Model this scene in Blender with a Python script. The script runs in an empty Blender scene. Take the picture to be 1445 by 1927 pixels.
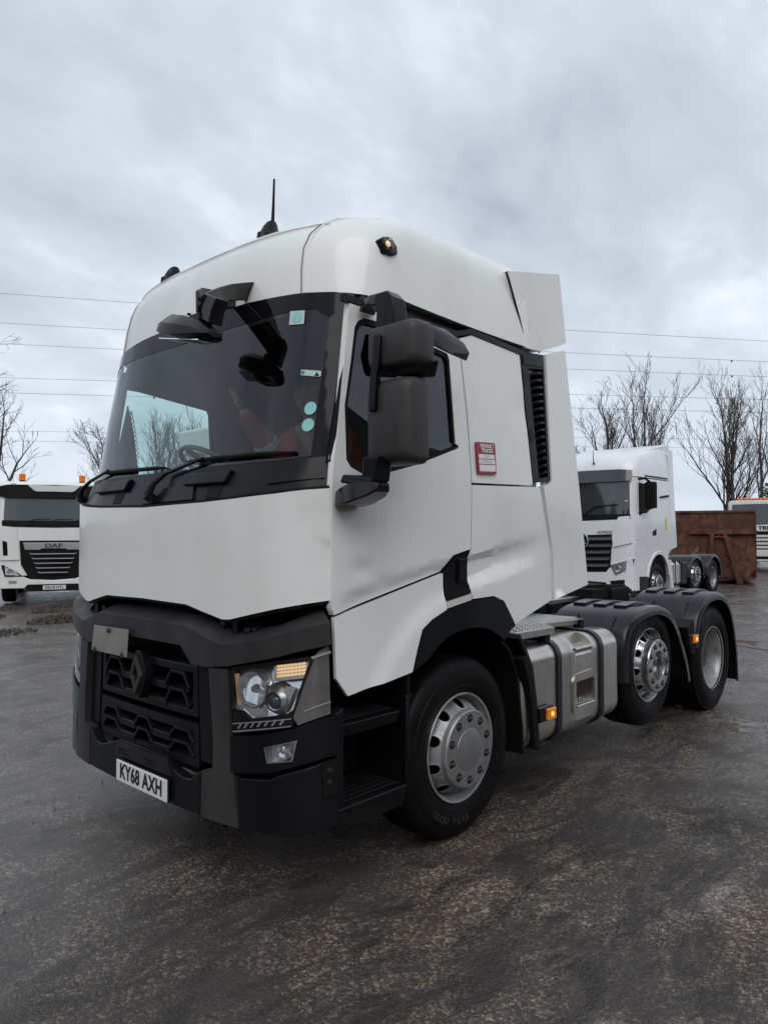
import bpy, bmesh, math, random
from mathutils import Vector, Matrix, geometry, noise
R = math.radians
S = bpy.context.scene
random.seed(7)

# ---------------------------------------------------------------- camera
YAW = R(42.722)
CAM = Vector((-1.915, -3.658, 1.69))
cd = bpy.data.cameras.new('camera')
cam = bpy.data.objects.new('camera', cd); S.collection.objects.link(cam)
cd.sensor_fit = 'HORIZONTAL'; cd.sensor_width = 36.0; cd.lens = 36.0 * 1369.3 / 1445.0
cd.clip_start = 0.05; cd.clip_end = 3000
pitch = math.atan((1006.2 - 963.5) / 1369.3)
cam.location = CAM
cam.rotation_euler = (math.pi / 2 + pitch, 0, YAW - math.pi / 2)
S.camera = cam

# ---------------------------------------------------------------- world
w = bpy.data.worlds.new('World'); S.world = w; w.use_nodes = True
nt = w.node_tree; nt.nodes.clear()
def N(t, ty, **kw):
    n = t.nodes.new(ty)
    for k, v in kw.items(): setattr(n, k, v)
    return n
SUN_EL, SUN_AZ = R(48), R(226)      # direction the light comes from (math angle in the XY plane)
out = N(nt, 'ShaderNodeOutputWorld')
sky = N(nt, 'ShaderNodeTexSky', sky_type='NISHITA'); sky.sun_disc = False
sky.sun_elevation = SUN_EL; sky.sun_rotation = math.pi / 2 - SUN_AZ
bg1 = N(nt, 'ShaderNodeBackground'); bg1.inputs[1].default_value = 0.08
nt.links.new(sky.outputs[0], bg1.inputs[0])
tc = N(nt, 'ShaderNodeTexCoord')
sep = N(nt, 'ShaderNodeSeparateXYZ'); nt.links.new(tc.outputs['Generated'], sep.inputs[0])
mx = N(nt, 'ShaderNodeMath', operation='MAXIMUM'); mx.inputs[1].default_value = 0.0; nt.links.new(sep.outputs[2], mx.inputs[0])
ad = N(nt, 'ShaderNodeMath', operation='ADD'); ad.inputs[1].default_value = 0.42; nt.links.new(mx.outputs[0], ad.inputs[0])
cmb = N(nt, 'ShaderNodeCombineXYZ')
for i in (0, 1):
    dv = N(nt, 'ShaderNodeMath', operation='DIVIDE'); nt.links.new(sep.outputs[i], dv.inputs[0]); nt.links.new(ad.outputs[0], dv.inputs[1])
    nt.links.new(dv.outputs[0], cmb.inputs[i])
def wnoise(scale, detail, rough, dist, loc):
    mp = N(nt, 'ShaderNodeMapping'); mp.inputs['Location'].default_value = loc
    mp.inputs['Rotation'].default_value = (0, 0, 0.7); mp.inputs['Scale'].default_value = (1, 1.45, 1)
    nt.links.new(cmb.outputs[0], mp.inputs[0])
    n = N(nt, 'ShaderNodeTexNoise'); n.inputs['Scale'].default_value = scale; n.inputs['Detail'].default_value = detail
    n.inputs['Roughness'].default_value = rough; n.inputs['Distortion'].default_value = dist
    nt.links.new(mp.outputs[0], n.inputs['Vector']); return n
n1 = wnoise(1.25, 9, 0.48, 0.2, (3.1, 1.7, 0)); n2 = wnoise(4.0, 8, 0.55, 0.3, (8.2, 4.1, 0))
mm = N(nt, 'ShaderNodeMix', data_type='FLOAT'); mm.inputs[0].default_value = 0.40
nt.links.new(n1.outputs[0], mm.inputs[2]); nt.links.new(n2.outputs[0], mm.inputs[3])
cr = N(nt, 'ShaderNodeValToRGB'); nt.links.new(mm.outputs[0], cr.inputs[0])
e = cr.color_ramp.elements
e[0].position = 0.35; e[0].color = (0.31, 0.35, 0.415, 1)
e[1].position = 0.63; e[1].color = (0.66, 0.705, 0.765, 1)
x = cr.color_ramp.elements.new(0.43); x.color = (0.405, 0.45, 0.515, 1)
x = cr.color_ramp.elements.new(0.53); x.color = (0.49, 0.54, 0.605, 1)
hz = N(nt, 'ShaderNodeMapRange'); hz.interpolation_type = 'SMOOTHSTEP'
hz.inputs['From Min'].default_value = 0.0; hz.inputs['From Max'].default_value = 0.30
hz.inputs['To Min'].default_value = 0.7; hz.inputs['To Max'].default_value = 0.0
nt.links.new(sep.outputs[2], hz.inputs['Value'])
mh = N(nt, 'ShaderNodeMix', data_type='RGBA'); nt.links.new(hz.outputs[0], mh.inputs[0]); nt.links.new(cr.outputs[0], mh.inputs[6])
mh.inputs[7].default_value = (0.55, 0.615, 0.70, 1)
bg2 = N(nt, 'ShaderNodeBackground'); bg2.inputs[1].default_value = 1.28; nt.links.new(mh.outputs[2], bg2.inputs[0])
ms = N(nt, 'ShaderNodeMixShader'); ms.inputs[0].default_value = 0.95
nt.links.new(bg1.outputs[0], ms.inputs[1]); nt.links.new(bg2.outputs[0], ms.inputs[2]); nt.links.new(ms.outputs[0], out.inputs[0])

sl = bpy.data.lights.new('sun', 'SUN'); sl.energy = 1.15; sl.angle = R(50); sl.color = (1.0, 0.97, 0.92)
sun = bpy.data.objects.new('sun', sl); S.collection.objects.link(sun)
sd_ = Vector((math.cos(SUN_EL) * math.cos(SUN_AZ), math.cos(SUN_EL) * math.sin(SUN_AZ), math.sin(SUN_EL)))
sun.rotation_euler = sd_.to_track_quat('Z', 'Y').to_euler()
S.view_settings.view_transform = 'Standard'; S.view_settings.look = 'None'
S.view_settings.exposure = 0.16; S.view_settings.gamma = 1.0; S.view_settings.use_curve_mapping = False
S.render.engine = 'CYCLES'
S.cycles.max_bounces = 8; S.cycles.transparent_max_bounces = 12; S.cycles.caustics_reflective = False; S.cycles.caustics_refractive = False

# ---------------------------------------------------------------- materials
MATS = {}
def mat(name, col, rough=0.5, metal=0.0, var=0.0, vscale=6.0, bump=0.0, bscale=60.0, coat=0.0, spec=0.5,
        dirt=None, dirt_amt=0.0, dscale=3.0, stretch=None, rvar=0.0, emit=None, estr=0.0, alpha=1.0):
    if name in MATS: return MATS[name]
    m = bpy.data.materials.new(name); m.use_nodes = True; t = m.node_tree; b = t.nodes['Principled BSDF']
    b.inputs['Base Color'].default_value = (*col, 1); b.inputs['Roughness'].default_value = rough
    b.inputs['Metallic'].default_value = metal; b.inputs['Coat Weight'].default_value = coat
    b.inputs['Coat Roughness'].default_value = 0.06
    b.inputs['Specular IOR Level'].default_value = spec
    tcn = N(t, 'ShaderNodeTexCoord'); mp = N(t, 'ShaderNodeMapping'); t.links.new(tcn.outputs['Object'], mp.inputs[0])
    if stretch: mp.inputs['Scale'].default_value = stretch
    cur = None
    if var > 0:
        n = N(t, 'ShaderNodeTexNoise'); n.inputs['Scale'].default_value = vscale; n.inputs['Detail'].default_value = 6
        t.links.new(mp.outputs[0], n.inputs['Vector'])
        r = N(t, 'ShaderNodeMapRange'); r.inputs['From Min'].default_value = 0.3; r.inputs['From Max'].default_value = 0.7
        r.inputs['To Min'].default_value = 1 - var; r.inputs['To Max'].default_value = 1 + var
        t.links.new(n.outputs[0], r.inputs[0])
        k = N(t, 'ShaderNodeVectorMath', operation='SCALE'); k.inputs[0].default_value = col; t.links.new(r.outputs[0], k.inputs['Scale'])
        cur = k.outputs[0]; t.links.new(cur, b.inputs['Base Color'])
    if dirt:
        n = N(t, 'ShaderNodeTexNoise'); n.inputs['Scale'].default_value = dscale; n.inputs['Detail'].default_value = 9; n.inputs['Roughness'].default_value = 0.62
        t.links.new(mp.outputs[0], n.inputs['Vector'])
        r = N(t, 'ShaderNodeMapRange'); r.inputs['From Min'].default_value = 0.48; r.inputs['From Max'].default_value = 0.78
        r.inputs['To Min'].default_value = 0; r.inputs['To Max'].default_value = dirt_amt; t.links.new(n.outputs[0], r.inputs[0])
        q = N(t, 'ShaderNodeMix', data_type='RGBA'); t.links.new(r.outputs[0], q.inputs[0])
        q.inputs[6].default_value = (*col, 1); q.inputs[7].default_value = (*dirt, 1)
        if cur: t.links.new(cur, q.inputs[6])
        t.links.new(q.outputs[2], b.inputs['Base Color'])
    if rvar > 0:
        n = N(t, 'ShaderNodeTexNoise'); n.inputs['Scale'].default_value = 2.3; n.inputs['Detail'].default_value = 8
        t.links.new(mp.outputs[0], n.inputs['Vector'])
        r = N(t, 'ShaderNodeMapRange'); r.inputs['From Min'].default_value = 0.35; r.inputs['From Max'].default_value = 0.65
        r.inputs['To Min'].default_value = max(0.03, rough - rvar); r.inputs['To Max'].default_value = rough + rvar
        t.links.new(n.outputs[0], r.inputs[0]); t.links.new(r.outputs[0], b.inputs['Roughness'])
    if bump > 0:
        n = N(t, 'ShaderNodeTexNoise'); n.inputs['Scale'].default_value = bscale; n.inputs['Detail'].default_value = 4
        t.links.new(tcn.outputs['Object'], n.inputs['Vector'])
        bp = N(t, 'ShaderNodeBump'); bp.inputs['Strength'].default_value = bump; bp.inputs['Distance'].default_value = 0.01
        t.links.new(n.outputs[0], bp.inputs['Height']); t.links.new(bp.outputs[0], b.inputs['Normal'])
    if emit:
        b.inputs['Emission Color'].default_value = (*emit, 1); b.inputs['Emission Strength'].default_value = estr
    MATS[name] = m; return m

def glass_mat(name, tint, ior=1.5, rough=0.0, base=0.0):
    m = bpy.data.materials.new(name); m.use_nodes = True; t = m.node_tree; t.nodes.clear()
    o = N(t, 'ShaderNodeOutputMaterial'); tr = N(t, 'ShaderNodeBsdfTransparent'); tr.inputs[0].default_value = (*tint, 1)
    g = N(t, 'ShaderNodeBsdfGlossy'); g.inputs['Roughness'].default_value = rough; g.inputs[0].default_value = (0.95, 0.97, 1, 1)
    f = N(t, 'ShaderNodeFresnel'); f.inputs[0].default_value = ior
    ma = N(t, 'ShaderNodeMath', operation='MULTIPLY_ADD'); ma.inputs[1].default_value = 1.0; ma.inputs[2].default_value = base
    t.links.new(f.outputs[0], ma.inputs[0])
    mxs = N(t, 'ShaderNodeMixShader'); t.links.new(ma.outputs[0], mxs.inputs[0])
    t.links.new(tr.outputs[0], mxs.inputs[1]); t.links.new(g.outputs[0], mxs.inputs[2]); t.links.new(mxs.outputs[0], o.inputs[0])
    MATS[name] = m; return m

WHITE = mat('white_paint', (0.82, 0.83, 0.81), 0.34, var=0.025, vscale=2.2, coat=0.5, dirt=(0.52, 0.48, 0.41), dirt_amt=0.30, dscale=2.6, stretch=(1, 1, 0.4), rvar=0.07, bump=0.005, bscale=9)
WHITE_COOL = mat('white_paint_cool', (0.76, 0.78, 0.80), 0.25, var=0.03, vscale=2, coat=0.5, dirt=(0.4, 0.38, 0.34), dirt_amt=0.10, dscale=1.8)
WHITE_OLD = mat('white_paint_weathered', (0.66, 0.66, 0.61), 0.42, var=0.06, vscale=3, dirt=(0.30, 0.27, 0.21), dirt_amt=0.45, dscale=3.5, stretch=(1, 1, 0.3))
GREYPL = mat('grey_plastic', (0.031, 0.030, 0.032), 0.38, var=0.14, vscale=4, spec=.22, dirt=(0.075, 0.07, 0.068), dirt_amt=0.45, dscale=4, stretch=(1, 1, 0.35), rvar=0.14, bump=0.05, bscale=300)
DARKPL = mat('dark_plastic', (0.0045, 0.005, 0.007), 0.30, var=0.15, vscale=5, spec=.22, dirt=(0.012, 0.011, 0.0105), dirt_amt=0.6, dscale=5, stretch=(1, 1, 0.3), rvar=0.16, bump=0.05, bscale=260)
MIRPL = mat('mirror_plastic', (0.046, 0.044, 0.045), 0.46, spec=.25, var=0.1, vscale=7, dirt=(0.09, 0.082, 0.077), dirt_amt=0.35, dscale=6, stretch=(1, 1, 0.25), bump=0.12, bscale=420, rvar=0.1)
GLOSSBLK = mat('gloss_black', (0.006, 0.006, 0.008), 0.14, coat=0.0, spec=.35, dirt=(0.05, 0.048, 0.045), dirt_amt=0.3, dscale=5, stretch=(1, 1, 0.25), rvar=0.05)
FRIT = mat('glass_border_black', (0.005, 0.005, 0.008), 0.06, spec=.22)
BLACK = mat('underbody_black', (0.004, 0.004, 0.004), 0.65, var=0.3, vscale=8, spec=.2, dirt=(0.014, 0.012, 0.010), dirt_amt=0.5, dscale=7, bump=0.2, bscale=40)
RUBBER = mat('tyre_rubber', (0.006, 0.006, 0.0065), 0.5, var=0.2, vscale=9, spec=.10, dirt=(0.014, 0.012, 0.0105), dirt_amt=0.5, dscale=6, rvar=0.16, bump=0.06, bscale=220)
SILVER = mat('silver_wheel_paint', (0.34, 0.345, 0.35), 0.45, metal=0.4, var=0.1, vscale=12, dirt=(0.06, 0.055, 0.05), dirt_amt=0.9, dscale=9, rvar=0.1)
HUBMET = mat('hub_metal', (0.30, 0.30, 0.30), 0.42, metal=0.7, var=0.15, vscale=14, dirt=(0.12, 0.115, 0.11), dirt_amt=0.5, dscale=8)
CHROME = mat('polished_wheel', (0.50, 0.51, 0.52), 0.22, metal=.9, dirt=(0.03, 0.03, 0.03), dirt_amt=1.6, dscale=9, rvar=0.08)
BRIGHT = mat('lamp_reflector', (0.92, 0.93, 0.95), 0.13, metal=0.6)
BRIGHT2 = mat('satin_trim', (0.6, 0.61, 0.62), 0.3, metal=0.8)
ALU = mat('tank_aluminium', (0.60, 0.575, 0.53), 0.25, metal=1.0, var=0.12, vscale=3, dirt=(0.20, 0.17, 0.13), dirt_amt=0.55, dscale=3.5, rvar=0.12, stretch=(1, 1, 0.5))
ALU2 = mat('tread_aluminium', (0.52, 0.50, 0.46), 0.3, metal=0.9, var=0.15, vscale=10, dirt=(0.12, 0.1, 0.08), dirt_amt=0.6, dscale=9)
PLATEALU = mat('bare_plate', (0.36, 0.34, 0.31), 0.4, metal=0.6, var=0.12, vscale=8, stretch=(6, 1, 1))
NUT = mat('nut_dark', (0.05, 0.05, 0.052), 0.4, metal=0.6)
AMBER = mat('amber_lens', (0.9, 0.28, 0.02), 0.15, coat=0.5)
AMBERLIT = mat('amber_lamp_lit', (0.95, 0.35, 0.03), 0.2, emit=(1, 0.42, 0.05), estr=1.4)
WARMLIT = mat('warm_lamp_lit', (1, 0.75, 0.42), 0.2, emit=(1.0, 0.66, 0.33), estr=0.55)
LAMPORANGE = mat('orange_beacon', (0.75, 0.16, 0.02), 0.2, coat=0.3)
REDBADGE = mat('red_badge', (0.30, 0.012, 0.028), 0.3)
PLATEW = mat('number_plate_white', (0.74, 0.75, 0.74), 0.35)
PLATEB = mat('number_plate_black', (0.01, 0.01, 0.01), 0.4)
INTER = mat('cab_interior', (0.045, 0.047, 0.05), 0.8, var=0.2, vscale=3)
DASH = mat('dashboard', (0.05, 0.055, 0.055), 0.6, bump=0.1, bscale=200)
PILLAR = mat('pillar_black', (0.006, 0.006, 0.008), 0.5, spec=.15)
STEER = mat('steering_wheel', (0.16, 0.165, 0.17), 0.5)
HIVIS = mat('orange_hivis', (0.50, 0.07, 0.035), 0.75, var=0.2, vscale=12, bump=0.5, bscale=18)
BAND = mat('reflective_band', (0.45, 0.46, 0.46), 0.4)
SKIN = mat('skin', (0.45, 0.26, 0.19), 0.5)
DARKCLOTH = mat('dark_cloth', (0.02, 0.022, 0.03), 0.85)
HAIR = mat('hair', (0.03, 0.02, 0.015), 0.7)
STICKG = mat('sticker_green', (0.28, 0.62, 0.60), 0.5, emit=None)
STICKW = mat('sticker_pale', (0.50, 0.62, 0.58), 0.5)
LETTER = mat('letter_white', (0.8, 0.8, 0.8), 0.4)
LETTERG = mat('letter_grey', (0.10, 0.10, 0.11), 0.3, metal=0.4)
RUBLET = mat('tyre_lettering', (0.022, 0.022, 0.022), 0.45)
WINDG = glass_mat('windscreen_glass', (0.76, 0.91, 0.89), 1.50, base=0.012)
SIDEG = glass_mat('side_window_glass', (0.72, 0.83, 0.81), 1.5, base=0.03)
LENSG = glass_mat('lamp_lens_glass', (0.95, 0.96, 0.97), 1.45)
DARKG = glass_mat('dark_window_glass', (0.10, 0.12, 0.13), 1.5, base=0.02)
MIRG = mat('mirror_glass', (0.8, 0.82, 0.84), 0.03, metal=1.0)
BARK = mat('tree_bark', (0.075, 0.066, 0.056), 0.9, var=0.3, vscale=3)
RUST = None

# ---------------------------------------------------------------- mesh helpers
class MB:
    def __init__(s): s.v = []; s.f = []
    def add(s, vs, fs):
        o = len(s.v); s.v += [tuple(v) for v in vs]; s.f += [tuple(i + o for i in f) for f in fs]; return s
    def box(s, x0, x1, y0, y1, z0, z1, M=None):
        vs = [(x, y, z) for x in (x0, x1) for y in (y0, y1) for z in (z0, z1)]
        if M: vs = [M @ Vector(v) for v in vs]
        return s.add(vs, [(0, 1, 3, 2), (4, 6, 7, 5), (0, 4, 5, 1), (2, 3, 7, 6), (0, 2, 6, 4), (1, 5, 7, 3)])
    def prism(s, poly, ax, a, b):
        def P(u, v, t): return {'x': (t, u, v), 'y': (u, t, v), 'z': (u, v, t)}[ax]
        n = len(poly); vs = [P(u, v, a) for u, v in poly] + [P(u, v, b) for u, v in poly]
        return s.add(vs, [tuple(range(n)), tuple(range(2 * n - 1, n - 1, -1))] + [(i, (i + 1) % n, n + (i + 1) % n, n + i) for i in range(n)])
    def hull(s, A, B):
        n = len(A)
        return s.add(list(A) + list(B), [tuple(range(n)), tuple(range(2 * n - 1, n - 1, -1))] + [(i, (i + 1) % n, n + (i + 1) % n, n + i) for i in range(n)])
    def loft(s, rings, closed=True, caps=True):
        n = len(rings[0]); vs = [v for r in rings for v in r]; fs = []
        for i in range(len(rings) - 1):
            for j in range(n if closed else n - 1):
                a, b = i * n + j, i * n + (j + 1) % n
                fs.append((a, b, b + n, a + n))
        if caps and closed: fs += [tuple(range(n)), tuple(range((len(rings) - 1) * n, len(rings) * n))]
        return s.add(vs, fs)
    def tube(s, pts, r, n=8):
        pts = [Vector(p) for p in pts]; rings = []
        if not hasattr(r, '__len__'): r = [r] * len(pts)
        up = None
        for i, p in enumerate(pts):
            d = (pts[min(i + 1, len(pts) - 1)] - pts[max(i - 1, 0)]).normalized()
            if up is None: up = d.orthogonal().normalized()
            up = (up - d * up.dot(d)); up = up.normalized() if up.length > 1e-6 else d.orthogonal().normalized()
            q = d.cross(up)
            rings.append([p + (up * math.cos(2 * math.pi * k / n) + q * math.sin(2 * math.pi * k / n)) * r[i] for k in range(n)])
        return s.loft(rings)
    def bar(s, p, q, wx, h):
        """rectangular strut from p to q; wx across (horizontal), h high"""
        p, q = Vector(p), Vector(q); d = (q - p).normalized(); a = d.cross(Vector((0, 0, 1)))
        a = a.normalized() if a.length > 1e-4 else Vector((0, 1, 0)); b = a.cross(d)
        r = lambda c: [c + a * wx / 2 + b * h / 2, c - a * wx / 2 + b * h / 2, c - a * wx / 2 - b * h / 2, c + a * wx / 2 - b * h / 2]
        return s.loft([r(p), r(q)])
    def lathe(s, prof, c=(0, 0, 0), n=48, axis='y', caps=False):
        """prof: (radius, axial)"""
        rings = []
        for r, a in prof:
            ring = []
            for k in range(n):
                t = 2 * math.pi * k / n; u, v = r * math.cos(t), r * math.sin(t)
                p = {'y': (u, a, v), 'x': (a, u, v), 'z': (u, v, a)}[axis]
                ring.append((p[0] + c[0], p[1] + c[1], p[2] + c[2]))
            rings.append(ring)
        return s.loft(rings, True, caps)
    def build(s, name, m, parent=None, bevel=0.0, seg=2, angle=32, smooth=True, M=None, weld=0.0, props=None, coll=None):
        me = bpy.data.meshes.new(name); me.from_pydata([tuple(v) for v in s.v], [], s.f)
        bm = bmesh.new(); bm.from_mesh(me)
        if weld > 0: bmesh.ops.remove_doubles(bm, verts=bm.verts, dist=weld)
        bmesh.ops.recalc_face_normals(bm, faces=bm.faces); bm.to_mesh(me); bm.free()
        if smooth:
            me.shade_smooth(); me.set_sharp_from_angle(angle=R(angle))
        me.materials.append(m)
        o = bpy.data.objects.new(name, me); S.collection.objects.link(o)
        if parent: o.parent = parent
        if M is not None: o.matrix_local = M
        if bevel > 0:
            b = o.modifiers.new('bevel', 'BEVEL'); b.width = bevel; b.segments = seg; b.limit_method = 'ANGLE'; b.angle_limit = R(48)
            b.use_clamp_overlap = True; b.harden_normals = True
        for k, v in (props or {}).items(): o[k] = v
        return o

def pip(p, poly):
    x, y = p; c = False; n = len(poly); j = n - 1
    for i in range(n):
        xi, yi = poly[i]; xj, yj = poly[j]
        if (yi > y) != (yj > y) and x < (xj - xi) * (y - yi) / (yj - yi) + xi: c = not c
        j = i
    return c
def resample(poly, st):
    o = []
    for i in range(len(poly)):
        a, b = poly[i], poly[(i + 1) % len(poly)]; L = math.dist(a, b); k = max(1, int(math.ceil(L / st)))
        o += [(a[0] + (b[0] - a[0]) * t / k, a[1] + (b[1] - a[1]) * t / k) for t in range(k)]
    return o
def edist(p, loops):
    d = 9
    for l in loops:
        for q in l:
            e = abs(p[0] - q[0]) + abs(p[1] - q[1])
            if e < d: d = e
    return d
def plate(mb, outer, mapf, thick, holes=(), st=0.08, round_=0.0, ends=True, extra=()):
    if round_ > 0:
        outer = rounded(outer, round_); holes = [rounded(h, round_) for h in holes]
    loops = [resample(outer, st)] + [resample(h, st) for h in holes]
    co, ed = [], []
    for l in loops:
        o = len(co); co += [Vector(p) for p in l]; ed += [(o + i, o + (i + 1) % len(l)) for i in range(len(l))]
    xl = []
    for a, c in extra:
        k = max(2, int(math.dist(a, c) / (st * .7))); pts = [(a[0] + (c[0] - a[0]) * i / k, a[1] + (c[1] - a[1]) * i / k) for i in range(k + 1)]
        pts = [p for p in pts if pip(p, outer) and edist(p, loops) > st * .25]; o = len(co); co += [Vector(p) for p in pts]; ed += [(o + i, o + i + 1) for i in range(len(pts) - 1)]; xl.append(pts)
    us = [p[0] for p in outer]; vs = [p[1] for p in outer]
    nu = int((max(us) - min(us)) / st); nv = int((max(vs) - min(vs)) / st)
    for i in range(1, nu + 1):
        for j in range(1, nv + 1):
            p = (min(us) + (i - 0.5 * (j % 2)) * st, min(vs) + j * st)
            if pip(p, outer) and not any(pip(p, h) for h in holes) and edist(p, loops + xl) > st * 0.55: co.append(Vector(p))
    rv, re, rf, *_ = geometry.delaunay_2d_cdt(co, ed, [], 0, 1e-5, False)
    fs = []
    for f in rf:
        c = (sum(rv[i][0] for i in f) / len(f), sum(rv[i][1] for i in f) / len(f))
        if pip(c, outer) and not any(pip(c, h) for h in holes): fs.append(tuple(f))
    n = len(rv); vts = [mapf(p[0], p[1], 0.0) for p in rv]
    if thick == 0: mb.add(vts, fs); return mb
    vts += [mapf(p[0], p[1], -thick) for p in rv]
    cnt = {}
    for f in fs:
        for i in range(len(f)):
            a, b = f[i], f[(i + 1) % len(f)]; cnt[(a, b)] = cnt.get((a, b), 0) + 1
    sides = [(a, b, b + n, a + n) for (a, b) in cnt if (b, a) not in cnt]
    mb.add(vts, fs + [tuple(i + n for i in reversed(f)) for f in fs] + sides)
    return mb
def rounded(poly, r, k=4):
    o = []; n = len(poly)
    for i in range(n):
        p, c, q = Vector(poly[i - 1]), Vector(poly[i]), Vector(poly[(i + 1) % n])
        a, b = (p - c), (q - c); rr = min(r, a.length * 0.45, b.length * 0.45)
        a.normalize(); b.normalize(); A, B = c + a * rr, c + b * rr
        for t in range(k + 1):
            t /= k; v = A * (1 - t) ** 2 + c * 2 * t * (1 - t) + B * t * t; o.append((v.x, v.y))
    return o
def sym(half):
    """mirror a half outline given from u=... to u=... (u>=0) to a full closed outline"""
    l = [p for p in half]; m = [(-u, v) for u, v in reversed(half) if abs(u) > 1e-6]
    return l + m
def mir(poly): return [(-u, v) for u, v in poly]
def circ(cx, cy, r, n=20, ry=None): return [(cx + r * math.cos(2 * math.pi * i / n), cy + (ry or r) * math.sin(2 * math.pi * i / n)) for i in range(n)]
def mesh(name, m, parent, fn, **kw):
    b = MB(); fn(b); return b.build(name, m, parent, **kw)
def empty(name, loc=(0, 0, 0), rz=0.0, label=None, cat=None, group=None, parent=None):
    o = bpy.data.objects.new(name, None); S.collection.objects.link(o); o.location = loc; o.rotation_euler = (0, 0, rz)
    o.empty_display_size = 0.2
    if label: o['label'] = label
    if cat: o['category'] = cat
    if group: o['group'] = group
    if parent: o.parent = parent
    return o
def tag(o, label=None, cat=None, group=None, kind=None):
    if label: o['label'] = label
    if cat: o['category'] = cat
    if group: o['group'] = group
    if kind: o['kind'] = kind
    return o
def copy_tree(o, parent=None):
    c = o.copy(); S.collection.objects.link(c); c.parent = parent
    for ch in list(o.children): copy_tree(ch, c)
    return c
def text(name, body, size, m, M, parent, ext=0.002, off=0.0, sx=1.0, align='CENTER', spacing=1.0):
    cu = bpy.data.curves.new(name, 'FONT'); cu.body = body; cu.size = size; cu.extrude = ext; cu.offset = off
    cu.align_x = align; cu.align_y = 'CENTER'; cu.space_character = spacing; cu.resolution_u = 6; cu.materials.append(m)
    tmp = bpy.data.objects.new('tmp_text', cu); S.collection.objects.link(tmp)
    me = bpy.data.meshes.new_from_object(tmp.evaluated_get(bpy.context.evaluated_depsgraph_get())); bpy.data.objects.remove(tmp)
    me.materials.clear(); me.materials.append(m)
    o = bpy.data.objects.new(name, me); S.collection.objects.link(o); o.parent = parent
    o.matrix_local = M @ Matrix.Diagonal((sx, 1, 1, 1)); return o
def frame(loc, xd, up):
    """matrix whose X is xd, Y is up, Z is the face normal"""
    x = Vector(xd).normalized(); z = x.cross(Vector(up)).normalized(); y = z.cross(x)
    M = Matrix((x, y, z)).transposed().to_4x4(); M.translation = loc; return M

# ---------------------------------------------------------------- ground
def smooth01(t): t = max(0, min(1, t)); return t * t * (3 - 2 * t)
gm = bpy.data.materials.new('wet_yard_concrete'); gm.use_nodes = True; t = gm.node_tree; b = t.nodes['Principled BSDF']
tcn = N(t, 'ShaderNodeTexCoord')
def gn(scale, detail=6, rough=0.55, dist=0.0, sc=(1, 1, 1), loc=(0, 0, 0), rot=0.0):
    mp = N(t, 'ShaderNodeMapping'); mp.inputs['Scale'].default_value = sc; mp.inputs['Location'].default_value = loc; mp.inputs['Rotation'].default_value = (0, 0, rot)
    t.links.new(tcn.outputs['Object'], mp.inputs[0])
    n = N(t, 'ShaderNodeTexNoise'); n.inputs['Scale'].default_value = scale; n.inputs['Detail'].default_value = detail
    n.inputs['Roughness'].default_value = rough; n.inputs['Distortion'].default_value = dist; t.links.new(mp.outputs[0], n.inputs['Vector']); return n.outputs[0]
def gr(src, a, bb, c=0.0, d=1.0, sm=True):
    r = N(t, 'ShaderNodeMapRange'); 
    if sm: r.interpolation_type = 'SMOOTHSTEP'
    r.inputs['From Min'].default_value = a; r.inputs['From Max'].default_value = bb; r.inputs['To Min'].default_value = c; r.inputs['To Max'].default_value = d
    t.links.new(src, r.inputs['Value']); return r.outputs[0]
def gmix(f, A, B):
    q = N(t, 'ShaderNodeMix', data_type='RGBA')
    if isinstance(f, float): q.inputs[0].default_value = f
    else: t.links.new(f, q.inputs[0])
    for i, v in ((6, A), (7, B)):
        if isinstance(v, tuple): q.inputs[i].default_value = (*v, 1)
        else: t.links.new(v, q.inputs[i])
    return q.outputs[2]
def gmath(op, a, bb):
    q = N(t, 'ShaderNodeMath', operation=op)
    for i, v in ((0, a), (1, bb)):
        if isinstance(v, (int, float)): q.inputs[i].default_value = v
        else: t.links.new(v, q.inputs[i])
    return q.outputs[0]
big = gn(0.30, 5, 0.55, 0.6); mid = gn(1.5, 8, 0.62, 0.5); tracks = gn(2.3, 8, 0.70, 1.2, sc=(0.62, 1.7, 1), rot=0.1); fine = gn(42, 5, 0.72, 0.4); fine2 = gn(120, 3, 0.6)
wv = N(t, 'ShaderNodeVectorMath', operation='ADD'); nv = N(t, 'ShaderNodeTexNoise'); nv.inputs['Scale'].default_value = 30; t.links.new(tcn.outputs['Object'], nv.inputs['Vector'])
nsc = N(t, 'ShaderNodeVectorMath', operation='SCALE'); nsc.inputs['Scale'].default_value = 0.03; t.links.new(nv.outputs['Color'], nsc.inputs[0])
t.links.new(tcn.outputs['Object'], wv.inputs[0]); t.links.new(nsc.outputs[0], wv.inputs[1])
vor = N(t, 'ShaderNodeTexVoronoi'); vor.inputs['Scale'].default_value = 78; t.links.new(wv.outputs[0], vor.inputs['Vector'])
vor2 = N(t, 'ShaderNodeTexVoronoi'); vor2.inputs['Scale'].default_value = 190; t.links.new(wv.outputs[0], vor2.inputs['Vector'])
vs_ = N(t, 'ShaderNodeSeparateColor'); t.links.new(vor.outputs['Color'], vs_.inputs[0]); vs2 = N(t, 'ShaderNodeSeparateColor'); t.links.new(vor2.outputs['Color'], vs2.inputs[0])
base = gmix(gr(big, 0.38, 0.62), (0.034, 0.023, 0.017), (0.058, 0.043, 0.034))
base = gmix(gr(tracks, 0.46, 0.62, 0, 0.55), base, (0.011, 0.007, 0.0055))
worn = gmath('MULTIPLY', gr(tracks, 0.60, 0.46), gr(mid, 0.34, 0.56))      # rubbed areas where the aggregate shows
base = gmix(gmath('MULTIPLY', gr(fine, 0.48, 0.64, 0, 0.8), worn), base, (0.24, 0.170, 0.120))
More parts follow.
